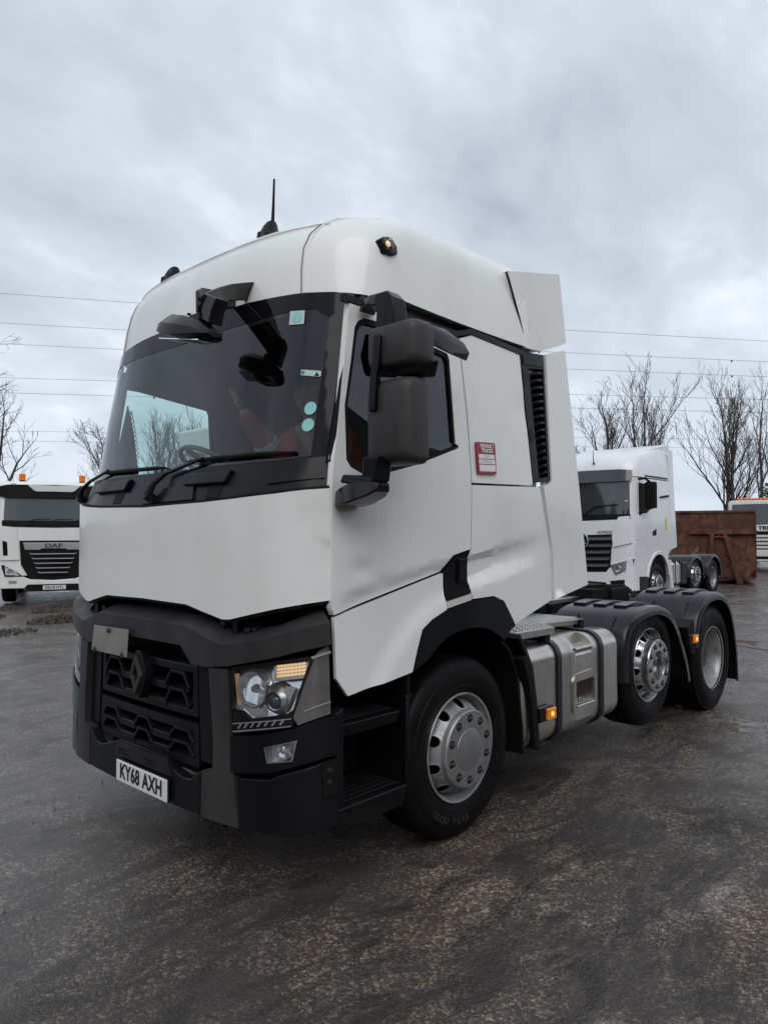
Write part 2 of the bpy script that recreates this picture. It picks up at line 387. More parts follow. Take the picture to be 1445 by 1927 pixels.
base = gmix(gmath('MULTIPLY', gr(vs_.outputs[0], 0.70, 0.90), gmath('MULTIPLY', worn, gr(fine2, 0.35, 0.6))), base, (0.42, 0.34, 0.26))
base = gmix(gmath('MULTIPLY', gr(vs2.outputs[1], 0.80, 0.95), gr(mid, 0.38, 0.6, 0.2, 0.9)), base, (0.17, 0.14, 0.115))
base = gmix(gr(gn(3.6, 8, 0.65), 0.60, 0.68, 0, 0.75), base, (0.010, 0.008, 0.007))
t.links.new(base, b.inputs['Base Color'])
wet = gmath('ADD', gmath('MULTIPLY', big, 0.5), gmath('MULTIPLY', mid, 0.5))
pud = gr(wet, 0.545, 0.60)                     # 1 in standing water
b.inputs['Roughness'].default_value = 0.7; b.inputs['Specular IOR Level'].default_value = 0.3
ds = N(t, 'ShaderNodeVectorMath', operation='DISTANCE'); t.links.new(tcn.outputs['Object'], ds.inputs[0]); ds.inputs[1].default_value = (1.2, -2.6, 0)
wetm = gmath('ADD', gr(ds.outputs['Value'], 0.6, 3.6, 0.05, 0.85), gr(gn(0.7, 7, 0.62, 0.5, loc=(4, 2, 0)), 0.34, 0.62, -0.12, 0.45))
wetm = gmath('MINIMUM', gmath('MAXIMUM', wetm, 0.12), 1.0); t.links.new(wetm, b.inputs['Coat Weight'])
crg = gmath('ADD', gr(mid, 0.35, 0.65, 0.13, 0.26), gr(fine, 0.3, 0.7, -0.04, 0.05))
q = N(t, 'ShaderNodeMix', data_type='FLOAT'); t.links.new(pud, q.inputs[0]); t.links.new(crg, q.inputs[2]); q.inputs[3].default_value = 0.07
t.links.new(q.outputs[0], b.inputs['Coat Roughness']); b.inputs['Coat IOR'].default_value = 1.75
hgt = gmath('ADD', gmath('MULTIPLY', gr(vor.outputs['Distance'], 0, 0.6, 1, 0, False), 0.5), gmath('MULTIPLY', fine, 1.6))
hgt = gmath('ADD', hgt, gmath('MULTIPLY', gr(vor2.outputs['Distance'], 0, 0.6, 1, 0, False), 0.22))
hgt = gmath('ADD', hgt, gmath('MULTIPLY', gn(13, 6, 0.65, 0.6), 2.0)); hgt = gmath('ADD', hgt, gmath('MULTIPLY', gn(75, 4, 0.7, 0.8), 0.9))
dry = gmath('SUBTRACT', 1.0, gmath('MULTIPLY', pud, 0.93)); hgt = gmath('MULTIPLY', hgt, dry)
bp = N(t, 'ShaderNodeBump'); bp.inputs['Strength'].default_value = 1.0; bp.inputs['Distance'].default_value = 0.010
t.links.new(hgt, bp.inputs['Height']); t.links.new(bp.outputs[0], b.inputs['Normal'])
bp2 = N(t, 'ShaderNodeBump'); bp2.inputs['Strength'].default_value = 1.0; bp2.inputs['Distance'].default_value = 0.0036
t.links.new(hgt, bp2.inputs['Height']); t.links.new(bp2.outputs[0], b.inputs['Coat Normal'])
# yard sheet: fine mesh near the camera with slight undulation, coarse to the horizon
gb = MB()
xs = [-900, -300, -100, -40, -20] + [-12 + 0.6 * i for i in range(84)] + [44, 60, 100, 300, 1200]
ys = [-900, -300, -100, -40, -20] + [-12 + 0.6 * i for i in range(74)] + [38, 60, 100, 300, 1200]
def gz(x, y):
    k = smooth01((60 - max(abs(x - 14), abs(y - 10))) / 30)
    near = smooth01((math.hypot(max(0, abs(x - 3) - 4), y) - 1.6) / 3.0)
    return k * near * (noise.noise(Vector((x * 0.22, y * 0.22, 3.0))) * 0.035 - 0.012)
gb.add([(x_, y_, gz(x_, y_)) for x_ in xs for y_ in ys],
       [(i * len(ys) + j, (i + 1) * len(ys) + j, (i + 1) * len(ys) + j + 1, i * len(ys) + j + 1) for i in range(len(xs) - 1) for j in range(len(ys) - 1)])
g = gb.build('ground', gm, angle=180); g['kind'] = 'structure'

# ================================================================ main tractor unit
T = empty('tractor_unit', (0, 0, 0), 0, 'large white high-roof tractor unit with dented door and grey bumper in the foreground', 'truck')
AW, AN, AD = 1.22, 3.0, 0.45
def crv(a):
    a = min(abs(a) / AW, 0.9995); return AD * (1 - (1 - a ** AN) ** (1 / AN))
def FR(base, scale=1.0):
    """surface of the cab front: base = x at the centre line as a number or function of z"""
    bf = base if callable(base) else (lambda z: base)
    def f(y, z, off):
        s = scale; d = (crv((y + 0.004) / s) - crv((y - 0.004) / s)) / 0.008; L = math.hypot(1, d)
        return (bf(z) + crv(y / s) - off / L, y + off * d / L, z)
    return f
def Wd(x): return 1.25 - 0.045 * min(1, max(0, (1.4 - x) / 1.0))
def linez(x, a, b): return a[1] + (b[1] - a[1]) * (x - a[0]) / (b[0] - a[0])
def relief(x, z, part='door'):
    d = 0.0
    if part == 'door' and z < 2.0:      # door lower body line tucks in, plus the dents of the photographed door
        zc = linez(x, (0.46, 1.42), (1.26, 1.57)); zb = linez(x, (0.40, 1.31), (1.18, 1.49))
        if z < zc: d -= 0.024 * min(1, (zc - z) / 0.06) * smooth01((x - 0.36) / 0.25)
        d -= 0.014 * math.exp(-(((x - 0.60) / 0.07) ** 2 + ((z - 1.525) / 0.035) ** 2))
        d += 0.004 * math.exp(-(((x - 0.54) / 0.08) ** 2 + ((z - 1.59) / 0.04) ** 2))
        d -= 0.010 * math.exp(-(((x - 0.70) / 0.10) ** 2 + ((z - 1.465) / 0.018) ** 2))
        d -= 0.004 * math.exp(-(((x - 0.80) / 0.05) ** 2 + ((z - 1.865) / 0.03) ** 2))
    if part == 'rear' and z < 1.99:
        za = linez(x, (1.38, 1.568), (2.205, 1.711)); zb = linez(x, (1.426, 1.394), (2.252, 1.504))
        k = 0.040 * min(1, max(0, (2.27 - x) / 0.80))
        if zb < z < za: 
            u = (za - z) / (za - zb); d -= k * (u / 0.30 if u < 0.30 else (1 - u) / 0.45 if u > 0.55 else 1)
    if part == 'rear' and z > 1.99:
        d -= 0.006 * math.exp(-(((x - 1.95) / 0.10) ** 2 + ((z - 2.45) / 0.10) ** 2))
    return d
def SD(x, z, off):
    top = 0.018 * max(0, z - 2.0)
    return (x, -(Wd(x) - top + off + (relief(x, z) if off > -0.005 else 0)), z)
def SDR(x, z, off):
    return (x, -(Wd(x) - 0.018 * max(0, z - 2.0) + off + (relief(x, z, 'rear') if off > -0.005 else 0)), z)
def SDF(x, z, off):   # plain side surface without relief
    return (x, -(Wd(x) - 0.018 * max(0, z - 2.0) + off), z)
def P(name, m, outer, mapf, thick=0.02, parent=T, holes=(), st=0.08, rnd=0.0, bevel=0.004, extra=(), **kw):
    b = MB(); plate(b, outer, mapf, thick, holes, st, rnd, extra=extra); return b.build(name, m, parent, bevel=bevel, **kw)
def off(mapf, d): return lambda u, v, o: mapf(u, v, o + d)

# ---- roof
LV = [(.39, 1.22, .45, 3, 2.925, 2.86), (.405, 1.213, .46, 3, 3.04, 2.98), (.425, 1.204, .48, 3, 3.15, 3.10), (.45, 1.193, .51, 2.9, 3.235, 3.20), (.48, 1.178, .54, 2.8, 3.292, 3.275), (.538, 1.145, .58, 2.7, 3.346, 3.345),
      (.655, 1.07, .64, 2.6, 3.405, 3.42), (.82, .93, .67, 2.5, 3.468, 3.48), (1.05, .70, .67, 2.5, 3.526, 3.535), (1.24, .46, .55, 2.5, 3.564, 3.57), (1.44, .22, .5, 2.5, 3.586, 3.59), (1.56, .05, .42, 2.3, 3.592, 3.595)]
def router(lv, NN=30, xr=2.02):
    b_, w_, dd, n_, zf, zr = lv; half = []
    for i in range(NN + 1):
        th = math.pi / 2 * i / NN; half.append((b_ + dd * (1 - max(0, math.cos(th)) ** (2 / n_)), w_ * math.sin(th) ** (2 / n_)))
    for i in range(1, 13): half.append((b_ + dd + (xr - b_ - dd) * i / 12, w_ + (0.03 + (.010 if 2.9 < zf < 3.36 else 0)) * i / 12))
    ring = []
    for s in (-1, 1):
        pts = [(x_, s * a_, zf + (zr - zf) * (1 - (1 - min(1, (x_ - b_) / (xr - b_))) ** 2) - (0.035 * (a_ / 1.2) ** 2 if zf < 2.95 and x_ < b_ + 0.42 else 0)) for x_, a_ in half]
        ring += pts[::-1] if s == -1 else pts[1:]
    return ring
rb = MB(); rings = [router(l) for l in LV]; rb.loft(rings, closed=False)
o0 = len(rb.v)
roof = rb.build('roof', WHITE, T, angle=60)
so = roof.modifiers.new('thick', 'SOLIDIFY'); so.thickness = 0.02; so.offset = -1; so.use_rim = False
# lip line where the fascia turns into the top
def ringpt(lv, frac): 
    r = router(lv); return r[int(frac * (len(r) - 1))]
mesh('roof_lip', WHITE, T, lambda b: b.tube([Vector(p) + Vector((-0.004, 0, 0.004)) for p in router(LV[4]) if p[0] < .62], 0.004, 6), angle=60)
def seam(yv):
    pts = []
    for lv in LV[:9]:
        r = router(lv)
        half = [p for p in r if p[1] * yv > 0 and p[0] < 1.4]
        tgt = abs(yv) * (1 if lv[4] < 3.3 else 0.98)
        c = min(half, key=lambda p: abs(abs(p[1]) - tgt)); pts.append(c)
    return pts
def refine(pts, k=6):
    o = []
    for i in range(len(pts) - 1):
        a, b_ = Vector(pts[i]), Vector(pts[i + 1]); o += [a.lerp(b_, t_ / k) for t_ in range(k)]
    return o + [Vector(pts[-1])]
def roofpt(yv, lv, xoff=0):
    """point at lateral position y on a roof level's front part, interpolated"""
    r = [p for p in router(lv, 60) if p[0] < 1.6]; best = None
    for i in range(len(r) - 1):
        if (r[i][1] - yv) * (r[i + 1][1] - yv) <= 0:
            k = (yv - r[i][1]) / (r[i + 1][1] - r[i][1] + 1e-9); c = Vector(r[i]).lerp(Vector(r[i + 1]), k)
            if best is None or c.x < best.x: best = c
    return best
for s in (-1, 1):
    ys_ = [0.90, 0.885, 0.875, 0.88, 0.90, 0.93, 0.96]
    for dy in (0.0, 0.022):
        pts = [roofpt(s * (ys_[i] + dy), LV[i]) for i in range(7)]; pts = [p for p in pts if p is not None]
        mesh('roof_seam', WHITE if dy else mat('seam_grey', (.30, .30, .28), .6), T, lambda b: b.tube([p + Vector((-0.001, 0, 0.001)) for p in pts], 0.0065 if dy else 0.005, 6))
# rear closure of the roof and cab back wall
mesh('rear_wall', WHITE, T, lambda b: b.hull([(2.0, y_, z_) for y_, z_ in [(-1.2, 1.2), (1.2, 1.2), (1.2, 3.05), (1.05, 3.35), (.6, 3.52), (0, 3.56), (-.6, 3.52), (-1.05, 3.35), (-1.2, 3.05)]],
     [(2.06, y_, z_) for y_, z_ in [(-1.2, 1.2), (1.2, 1.2), (1.2, 3.05), (1.05, 3.35), (.6, 3.52), (0, 3.56), (-.6, 3.52), (-1.05, 3.35), (-1.2, 3.05)]]))
# black band between roof and body
bandz = [(0.47, 2.838), (0.814, 2.830), (1.30, 2.822), (1.434, 2.862), (1.748, 2.850), (1.99, 2.838)]
for s in (-1, 1):
    bz_ = bandz if s == -1 else [(.62, 2.834)] + bandz[1:]
    poly = bz_ + [(x_, z_ - 0.032) for x_, z_ in reversed(bz_)]
    f = (lambda x_, z_, o_: (x_, s * (Wd(x_) - 0.018 * (z_ - 2) + o_ + 0.006), z_))
    P('roof_trim', DARKPL, poly, f, 0.03, bevel=0.003)
# ---- lower front: white panel
half = [(0, 1.838), (.54, 1.85), (.74, 1.86), (1.0, 1.880), (1.195, 1.905), (1.198, 1.388), (1.0, 1.345), (.75, 1.285), (.70, 1.282), (.42, 1.338), (0, 1.345)]
P('front_panel', WHITE, sym(half), FR(0.11), 0.03, st=0.07, bevel=0.008, seg=3)
mesh('front_panel_seal', BLACK, T, lambda b: plate(b, sym([(u, v - 0.015 if v < 1.6 else v + 0.015) for u, v in half]), FR(0.125), 0.03, st=0.12))
# ---- cowl under the windscreen
cz = lambda z: 0.125 + max(0, z - 1.83) * 0.40
P('cowl', DARKPL, sym([(0, 2.028), (.7, 2.034), (1.0, 2.045), (1.198, 2.065), (1.198, 1.895), (1.0, 1.868), (.74, 1.848), (.54, 1.838), (0, 1.826)]), FR(cz), 0.04, st=0.07)
for s, y0, y1 in ((1, .27, .76), (1, -.68, -.30)):
    P('grab_recess', DARKPL, [(y0, 2.012), (y1, 2.012), (y1 - .02, 1.945), (y0 + .02, 1.945)], FR(lambda z: cz(z) - 0.028), 0.03, bevel=0.012, seg=3)
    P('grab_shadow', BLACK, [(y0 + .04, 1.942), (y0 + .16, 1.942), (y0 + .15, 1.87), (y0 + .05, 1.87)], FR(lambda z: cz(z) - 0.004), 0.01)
P('wiper_mount', DARKPL, [(.02, 1.93), (-.40, 1.955), (-.44, 1.87), (.06, 1.86)], FR(lambda z: cz(z) - 0.012), 0.02, bevel=0.008)
P('cowl_rib', DARKPL, [(-.86, 2.0), (-1.16, 1.97), (-1.16, 1.955), (-.92, 1.93)], FR(lambda z: cz(z) - 0.010), 0.02, bevel=0.006)
# ---- windscreen
gz_ = lambda z: 0.222 + (z - 2.03) * 0.19
gl = sym([(0, 2.925), (.55, 2.918), (.9, 2.902), (1.08, 2.885), (1.15, 2.87), (1.165, 2.45), (1.175, 2.055), (.9, 2.033), (.4, 2.024), (0, 2.022)])
WS = P('windscreen', WINDG, gl, FR(gz_), 0.0, st=0.07, bevel=0)
inner = sym([(0, 2.792), (.5, 2.80), (.9, 2.812), (.99, 2.806), (1.07, 2.755), (1.072, 2.42), (1.076, 2.062), (.9, 2.047), (.4, 2.040), (0, 2.038)])
P('windscreen_border', FRIT, gl, off(FR(gz_), 0.003), 0.006, holes=[inner], st=0.05, bevel=0)
for s in (-1, 1):
    A = []; 
    for i in range(9):
        z = 2.03 + 0.80 * i / 8; xd = 0.385 + (0.505 - 0.385) * ((z - 1.95) / 0.85) ** 1.15 + (.10 if s == 1 else 0)
        a = Vector(FR(gz_)(s * 1.135, z, 0.012)); c = Vector((xd + 0.012, s * (Wd(xd) - 0.018 * (z - 2) - 0.004), z)); m_ = (a + c) / 2 + Vector((-0.008, s * 0.008, 0))
        A.append([a, m_, c, c + Vector((0.02, -s * 0.03, 0)), a + Vector((0.03, -s * 0.02, 0))])
    mesh('pillar_trim', PILLAR, T, lambda b: b.loft(A), angle=40)
# stickers on the glass
FG = off(FR(gz_), 0.007)
P('sticker', STICKW, [(-.857, 2.812), (-.942, 2.803), (-.948, 2.732), (-.863, 2.738)], FG, 0.001, bevel=0, props={'label': 'square pale green sticker'})
P('sticker_print', STICKG, circ(-.903, 2.771, .028, 18), off(FG, .0015), 0.001, bevel=0)
P('sticker', STICKW, [(-.97, 2.495), (-1.068, 2.480), (-1.070, 2.450), (-.972, 2.466)], FG, 0.001, bevel=0, rnd=.008, props={'label': 'small oblong pale sticker'})
P('sticker_print', DARKPL, [(-1.05, 2.476), (-1.062, 2.455), (-1.04, 2.458)], off(FG, .0015), 0.0005, bevel=0, smooth=False)
P('sticker_print', mat('print_green', (.10, .25, .2), .5), circ(-.982, 2.479, .010, 12), off(FG, .0015), 0.0005, bevel=0)
for zz in (2.296, 2.214): P('sticker', STICKG, circ(-1.044, zz, .027, 24, .032), FG, 0.001, bevel=0, props={'label': 'round turquoise sticker'})
P('sensor_housing', DARKPL, [(.18, 2.82), (-.01, 2.81), (.02, 2.655), (.12, 2.67)], FR(lambda z: gz_(z) + 0.03), 0.02)
# ---- wipers
def fpt(y_, z_, o_=0.0, bz=gz_): return Vector(FR(bz)(y_, z_, o_))
def wiper(py, pz, ey, ez, t0, t1):
    W_ = empty('wiper', parent=T)
    a = fpt(py, pz, 0.05, cz); b_ = fpt((py + ey) / 2 + 0.12, (pz + ez) / 2 + 0.03, 0.045); c = fpt(ey, ez, 0.035)
    pts = [a, a.lerp(b_, .5) + Vector((-.015, 0, .006)), b_, c]
    mesh('wiper_arm', DARKPL, W_, lambda b: b.tube(pts, [0.024, 0.017, 0.012, 0.010], 6), bevel=0.002)
    mesh('wiper_pivot', DARKPL, W_, lambda b: b.tube([a + Vector((0.04, 0, -.02)), a + Vector((-.012, 0, .01))], 0.028, 10))
    n_ = 9; line = [fpt(t0[0] + (t1[0] - t0[0]) * i / n_, t0[1] + (t1[1] - t0[1]) * i / n_, 0.022) for i in range(n_ + 1)]
    mesh('wiper_blade', BLACK, W_, lambda b: b.tube(line, [0.006] + [0.012] * (n_ - 1) + [0.006], 6))
    mesh('wiper_rubber', RUBBER, W_, lambda b: b.loft([[p + Vector((0.018, 0, -.006)), p + Vector((.014, 0, 0.004)), p + Vector((-.004, 0, .003)), p + Vector((-.004, 0, -.003))] for p in line]))
wiper(-.05, 1.90, -.43, 2.085, (-.28, 2.078), (-1.01, 2.080))
wiper(1.06, 1.93, .62, 2.085, (.72, 2.075), (-.05, 2.060))
# ---- bumper beam with its slanted top
bb = 0.085
beam = sym([(0, 1.240), (.44, 1.236), (.47, 1.232), (.70, 1.170), (.74, 1.168), (1.0, 1.215), (1.225, 1.292), (1.228, 1.19), (1.03, 1.128), (.76, 1.066), (.62, 1.049), (.505, 1.050), (.41, 1.135), (0, 1.135)])
def BEAM(y, z, o):
    p = FR(bb, 1.025)(y, z, o); return (p[0], p[1], p[2] + (max(0, -o) * 0.45 if z > 1.16 else 0))
P('bumper_beam', GREYPL, beam, BEAM, 0.11, st=0.07, bevel=0.006, seg=3)
mesh('bumper_cavity', BLACK, T, lambda b: (b.box(.36, .42, -1.1, 1.1, .40, 1.9), b.box(.24, .5, -1.0, 1.0, 1.09, 1.14)))
for s in (-1, 1):
    mesh('panel_hinge', DARKPL, T, lambda b: (b.tube([(.26, s * .50, 1.26), (.25, s * .86, 1.23)], .032, 12), b.tube([(.24, s * .60, 1.24), (.24, s * .64, 1.24)], .045, 12), b.tube([(.24, s * .78, 1.22), (.25, s * .81, 1.22)], .045, 12), b.box(.2, .36, s * .72 - .02, s * .72 + .02, 1.15, 1.3)), bevel=0.003)
mesh('cooling_hose', BLACK, T, lambda b: (b.tube([(.3, .4, 1.3), (.27, .1, 1.27), (.28, -.2, 1.28), (.3, -.45, 1.3)], .02, 8), b.box(.28, .34, -.3, .25, 1.25, 1.33)))
# ---- pillars beside the grille
pil = [(.635, 1.046), (.762, 1.052), (.782, .765), (.838, .325), (.585, .325), (.588, .545), (.668, .562), (.672, .70)]
rec = [(.512, 1.04), (.625, 1.04), (.664, .57), (.535, .575)]
for s in (-1, 1):
    pl = pil if s == 1 else mir(pil); rc = rec if s == 1 else mir(rec)
    P('bumper_pillar', GREYPL, pl, FR(.088, 1.02), .06, bevel=0.010, seg=3)
    P('pillar_recess', DARKPL, rc, FR(.125, 1.02), .05, bevel=0.010, seg=3)
# ---- centre of the lower bumper
P('bumper_centre', GREYPL if False else DARKPL, sym([(0, .555), (.20, .553), (.27, .525), (.43, .482), (.50, .487), (.578, .543), (.578, .325), (0, .325)]), FR(.088, 1.02), .06, st=.08, bevel=0.010, seg=3)
P('bumper_gloss_insert', GLOSSBLK, [(.20, .55), (-.32, .55), (-.36, .47), (.22, .47)], FR(.078, 1.02), .02, bevel=0.004)
for y0 in (.10, -.19):
    hb = MB()
    for i in range(5):
        for j in range(2): plate(hb, circ(y0 + .022 * i - (.011 * j), .508 - .02 * j, .008, 6), FR(.0765, 1.02), .004, st=.05)
    hb.build('vent_holes', BLACK, T, smooth=False)
NP = empty('number_plate', (.066, -.082, .396), parent=T)
mesh('plate_board', PLATEW, NP, lambda b: b.box(-.004, .004, -.26, .26, -.0555, .0555), bevel=0.003)
mesh('plate_rim', PLATEB, NP, lambda b: b.box(.003, .012, -.264, .264, -.0595, .0595), bevel=0.002)
text('lettering', 'KY68 AXH', .108, PLATEB, frame((-.0055, -.002, .001), (0, -1, 0), (0, 0, 1)), NP, .0008, .0030, .84, spacing=1.05)
# ---- radiator grilles
mesh('radiator', BLACK, T, lambda b: b.box(.26, .28, -.56, .56, .48, 1.14))
rs = MB()
for i in range(11): rs.box(.215, .24, -.42, .42, 1.045 + i * .009, 1.049 + i * .009)
tag(rs.build('radiator_fins', DARKPL, T, smooth=False), kind='stuff')
def ridge(path, base, h=.017, dep=.055):
    """ribbon along a (y,z) path, extruded in depth"""
    def f(b):
        n = len(path); A = []
        for i in range(n):
            p = Vector(path[i]); d = (Vector(path[min(i + 1, n - 1)]) - Vector(path[max(i - 1, 0)])).normalized(); nn = Vector((-d.y, d.x)) * h / 2
            a, c = p + nn, p - nn
            A.append([(base + crv(a.x), a.x, a.y), (base + crv(c.x), c.x, c.y), (base + dep, c.x, c.y), (base + dep, a.x, a.y)])
        b.loft(A)
    return f
def grille(zlo, zhi, rows, hs, w_, skip):
    G = empty('grille', parent=T); h = zhi - zlo; m_ = .045
    fr_ = [(-w_, zlo), (w_, zlo), (w_ - .005, zhi), (-w_ + .005, zhi)]
    ho = [(-w_ + .05, zlo + .035), (w_ - .05, zlo + .035), (w_ - .05, zhi - .045), (-w_ + .05, zhi - .045)]
    P('grille_frame', DARKPL, fr_, FR(.128), .06, parent=G, holes=[ho], bevel=.008, seg=2)
    rh = (zhi - .045 - zlo - .035) / rows
    for r in range(rows):
        z0 = zlo + .035 + r * rh + .012; z1 = z0 + rh * .82
        for c in hs:
            for (a, d) in ([(c, 1)] if True else []):
                pa = [(c - .115, z0), (c - .06, z1), (c + .05, z1), (c + .10, z0)] if c != 0 else [(-.095, z0), (-.045, z1), (.045, z1), (.095, z0)]
                if c < 0: pa = [(c - .10, z0), (c - .05, z1), (c + .06, z1), (c + .115, z0)]
                mesh('grille_ridge', DARKPL, G, ridge(pa, .118), bevel=.003)
                # sloping shelf beneath the ridge
                ya, yb = pa[0][0] + .01, pa[-1][0] - .01
                mesh('grille_shelf', DARKPL, G, lambda b: b.hull([(.128 + crv(ya), ya, z0 - .012), (.128 + crv(yb), yb, z0 - .012), (.22, yb, z0 + rh * .40), (.22, ya, z0 + rh * .40)],
                                                               [(.13 + crv(ya), ya, z0 - .026), (.13 + crv(yb), yb, z0 - .026), (.23, yb, z0 + rh * .30), (.23, ya, z0 + rh * .30)]), bevel=.003)
        lows = skip
        for (ya, yb) in lows:
            mesh('grille_bar', DARKPL, G, lambda b: b.hull([(.122 + crv(ya), ya, z0 + .010), (.122 + crv(yb), yb, z0 + .010), (.20, yb, z0 + .030), (.20, ya, z0 + .030)],
                                                           [(.124 + crv(ya), ya, z0 - .030), (.124 + crv(yb), yb, z0 - .030), (.21, yb, z0 - .01), (.21, ya, z0 - .01)]), bevel=.006)
    return G
grille(.775, 1.035, 2, (-.335, .335), .505, ((-.235, -.045), (.045, .235)))
grille(.532, .748, 2, (-.375, 0, .375), .515, ((-.27, -.09), (.09, .27)))
# emblem: a diamond ring
def dia(w_, h_): return [(0, h_), (w_, 0), (0, -h_), (-w_, 0)]
E_ = empty('emblem', (.075, 0, .935), parent=T)
def ringp(b, o, i, d0, d1):
    n = 4; vs = [(d0, u, v) for u, v in o] + [(d0, u, v) for u, v in i] + [(d1, u, v) for u, v in o] + [(d1, u, v) for u, v in i]
    b.add(vs, [(k, (k + 1) % n, n + (k + 1) % n, n + k) for k in range(n)] + [(2 * n + k, 2 * n + (k + 1) % n, 3 * n + (k + 1) % n, 3 * n + k) for k in range(n)]
          + [(k, (k + 1) % n, 2 * n + (k + 1) % n, 2 * n + k) for k in range(n)] + [(n + k, n + (k + 1) % n, 3 * n + (k + 1) % n, 3 * n + k) for k in range(n)])
mesh('emblem_back', DARKPL, E_, lambda b: b.prism([(-.022, .13), (.022, .13), (.072, .035), (.072, -.03), (.02, -.125), (-.02, -.125), (-.072, -.03), (-.072, .035)], 'x', .01, .07), bevel=.006)
mesh('emblem_ring', GREYPL, E_, lambda b: ringp(b, dia(.060, .108), dia(.028, .062), -.006, .02), bevel=.004, smooth=False)
# blank plate on the beam
BP = empty('blank_plate', (.062, .265, 1.095), parent=T)
mesh('plate_board', PLATEALU, BP, lambda b: b.hull([(0, .195, .07), (0, -.205, .078), (.0, -.19, -.075), (.0, .225, -.075)], [(.004, .195, .07), (.004, -.205, .078), (.004, -.19, -.075), (.004, .225, -.075)]), bevel=.001)
mesh('plate_bolt', NUT, BP, lambda b: b.lathe([(0.001, -.014), (.012, -.012), (.014, -.004), (.014, .0)], (0, .01, .055), 10, 'x'))
for yy in (.18, -.14): mesh('plate_clip', NUT, BP, lambda b: b.lathe([(0.001, -.006), (.016, -.005), (.018, .0)], (0, yy, -.068), 12, 'x'))

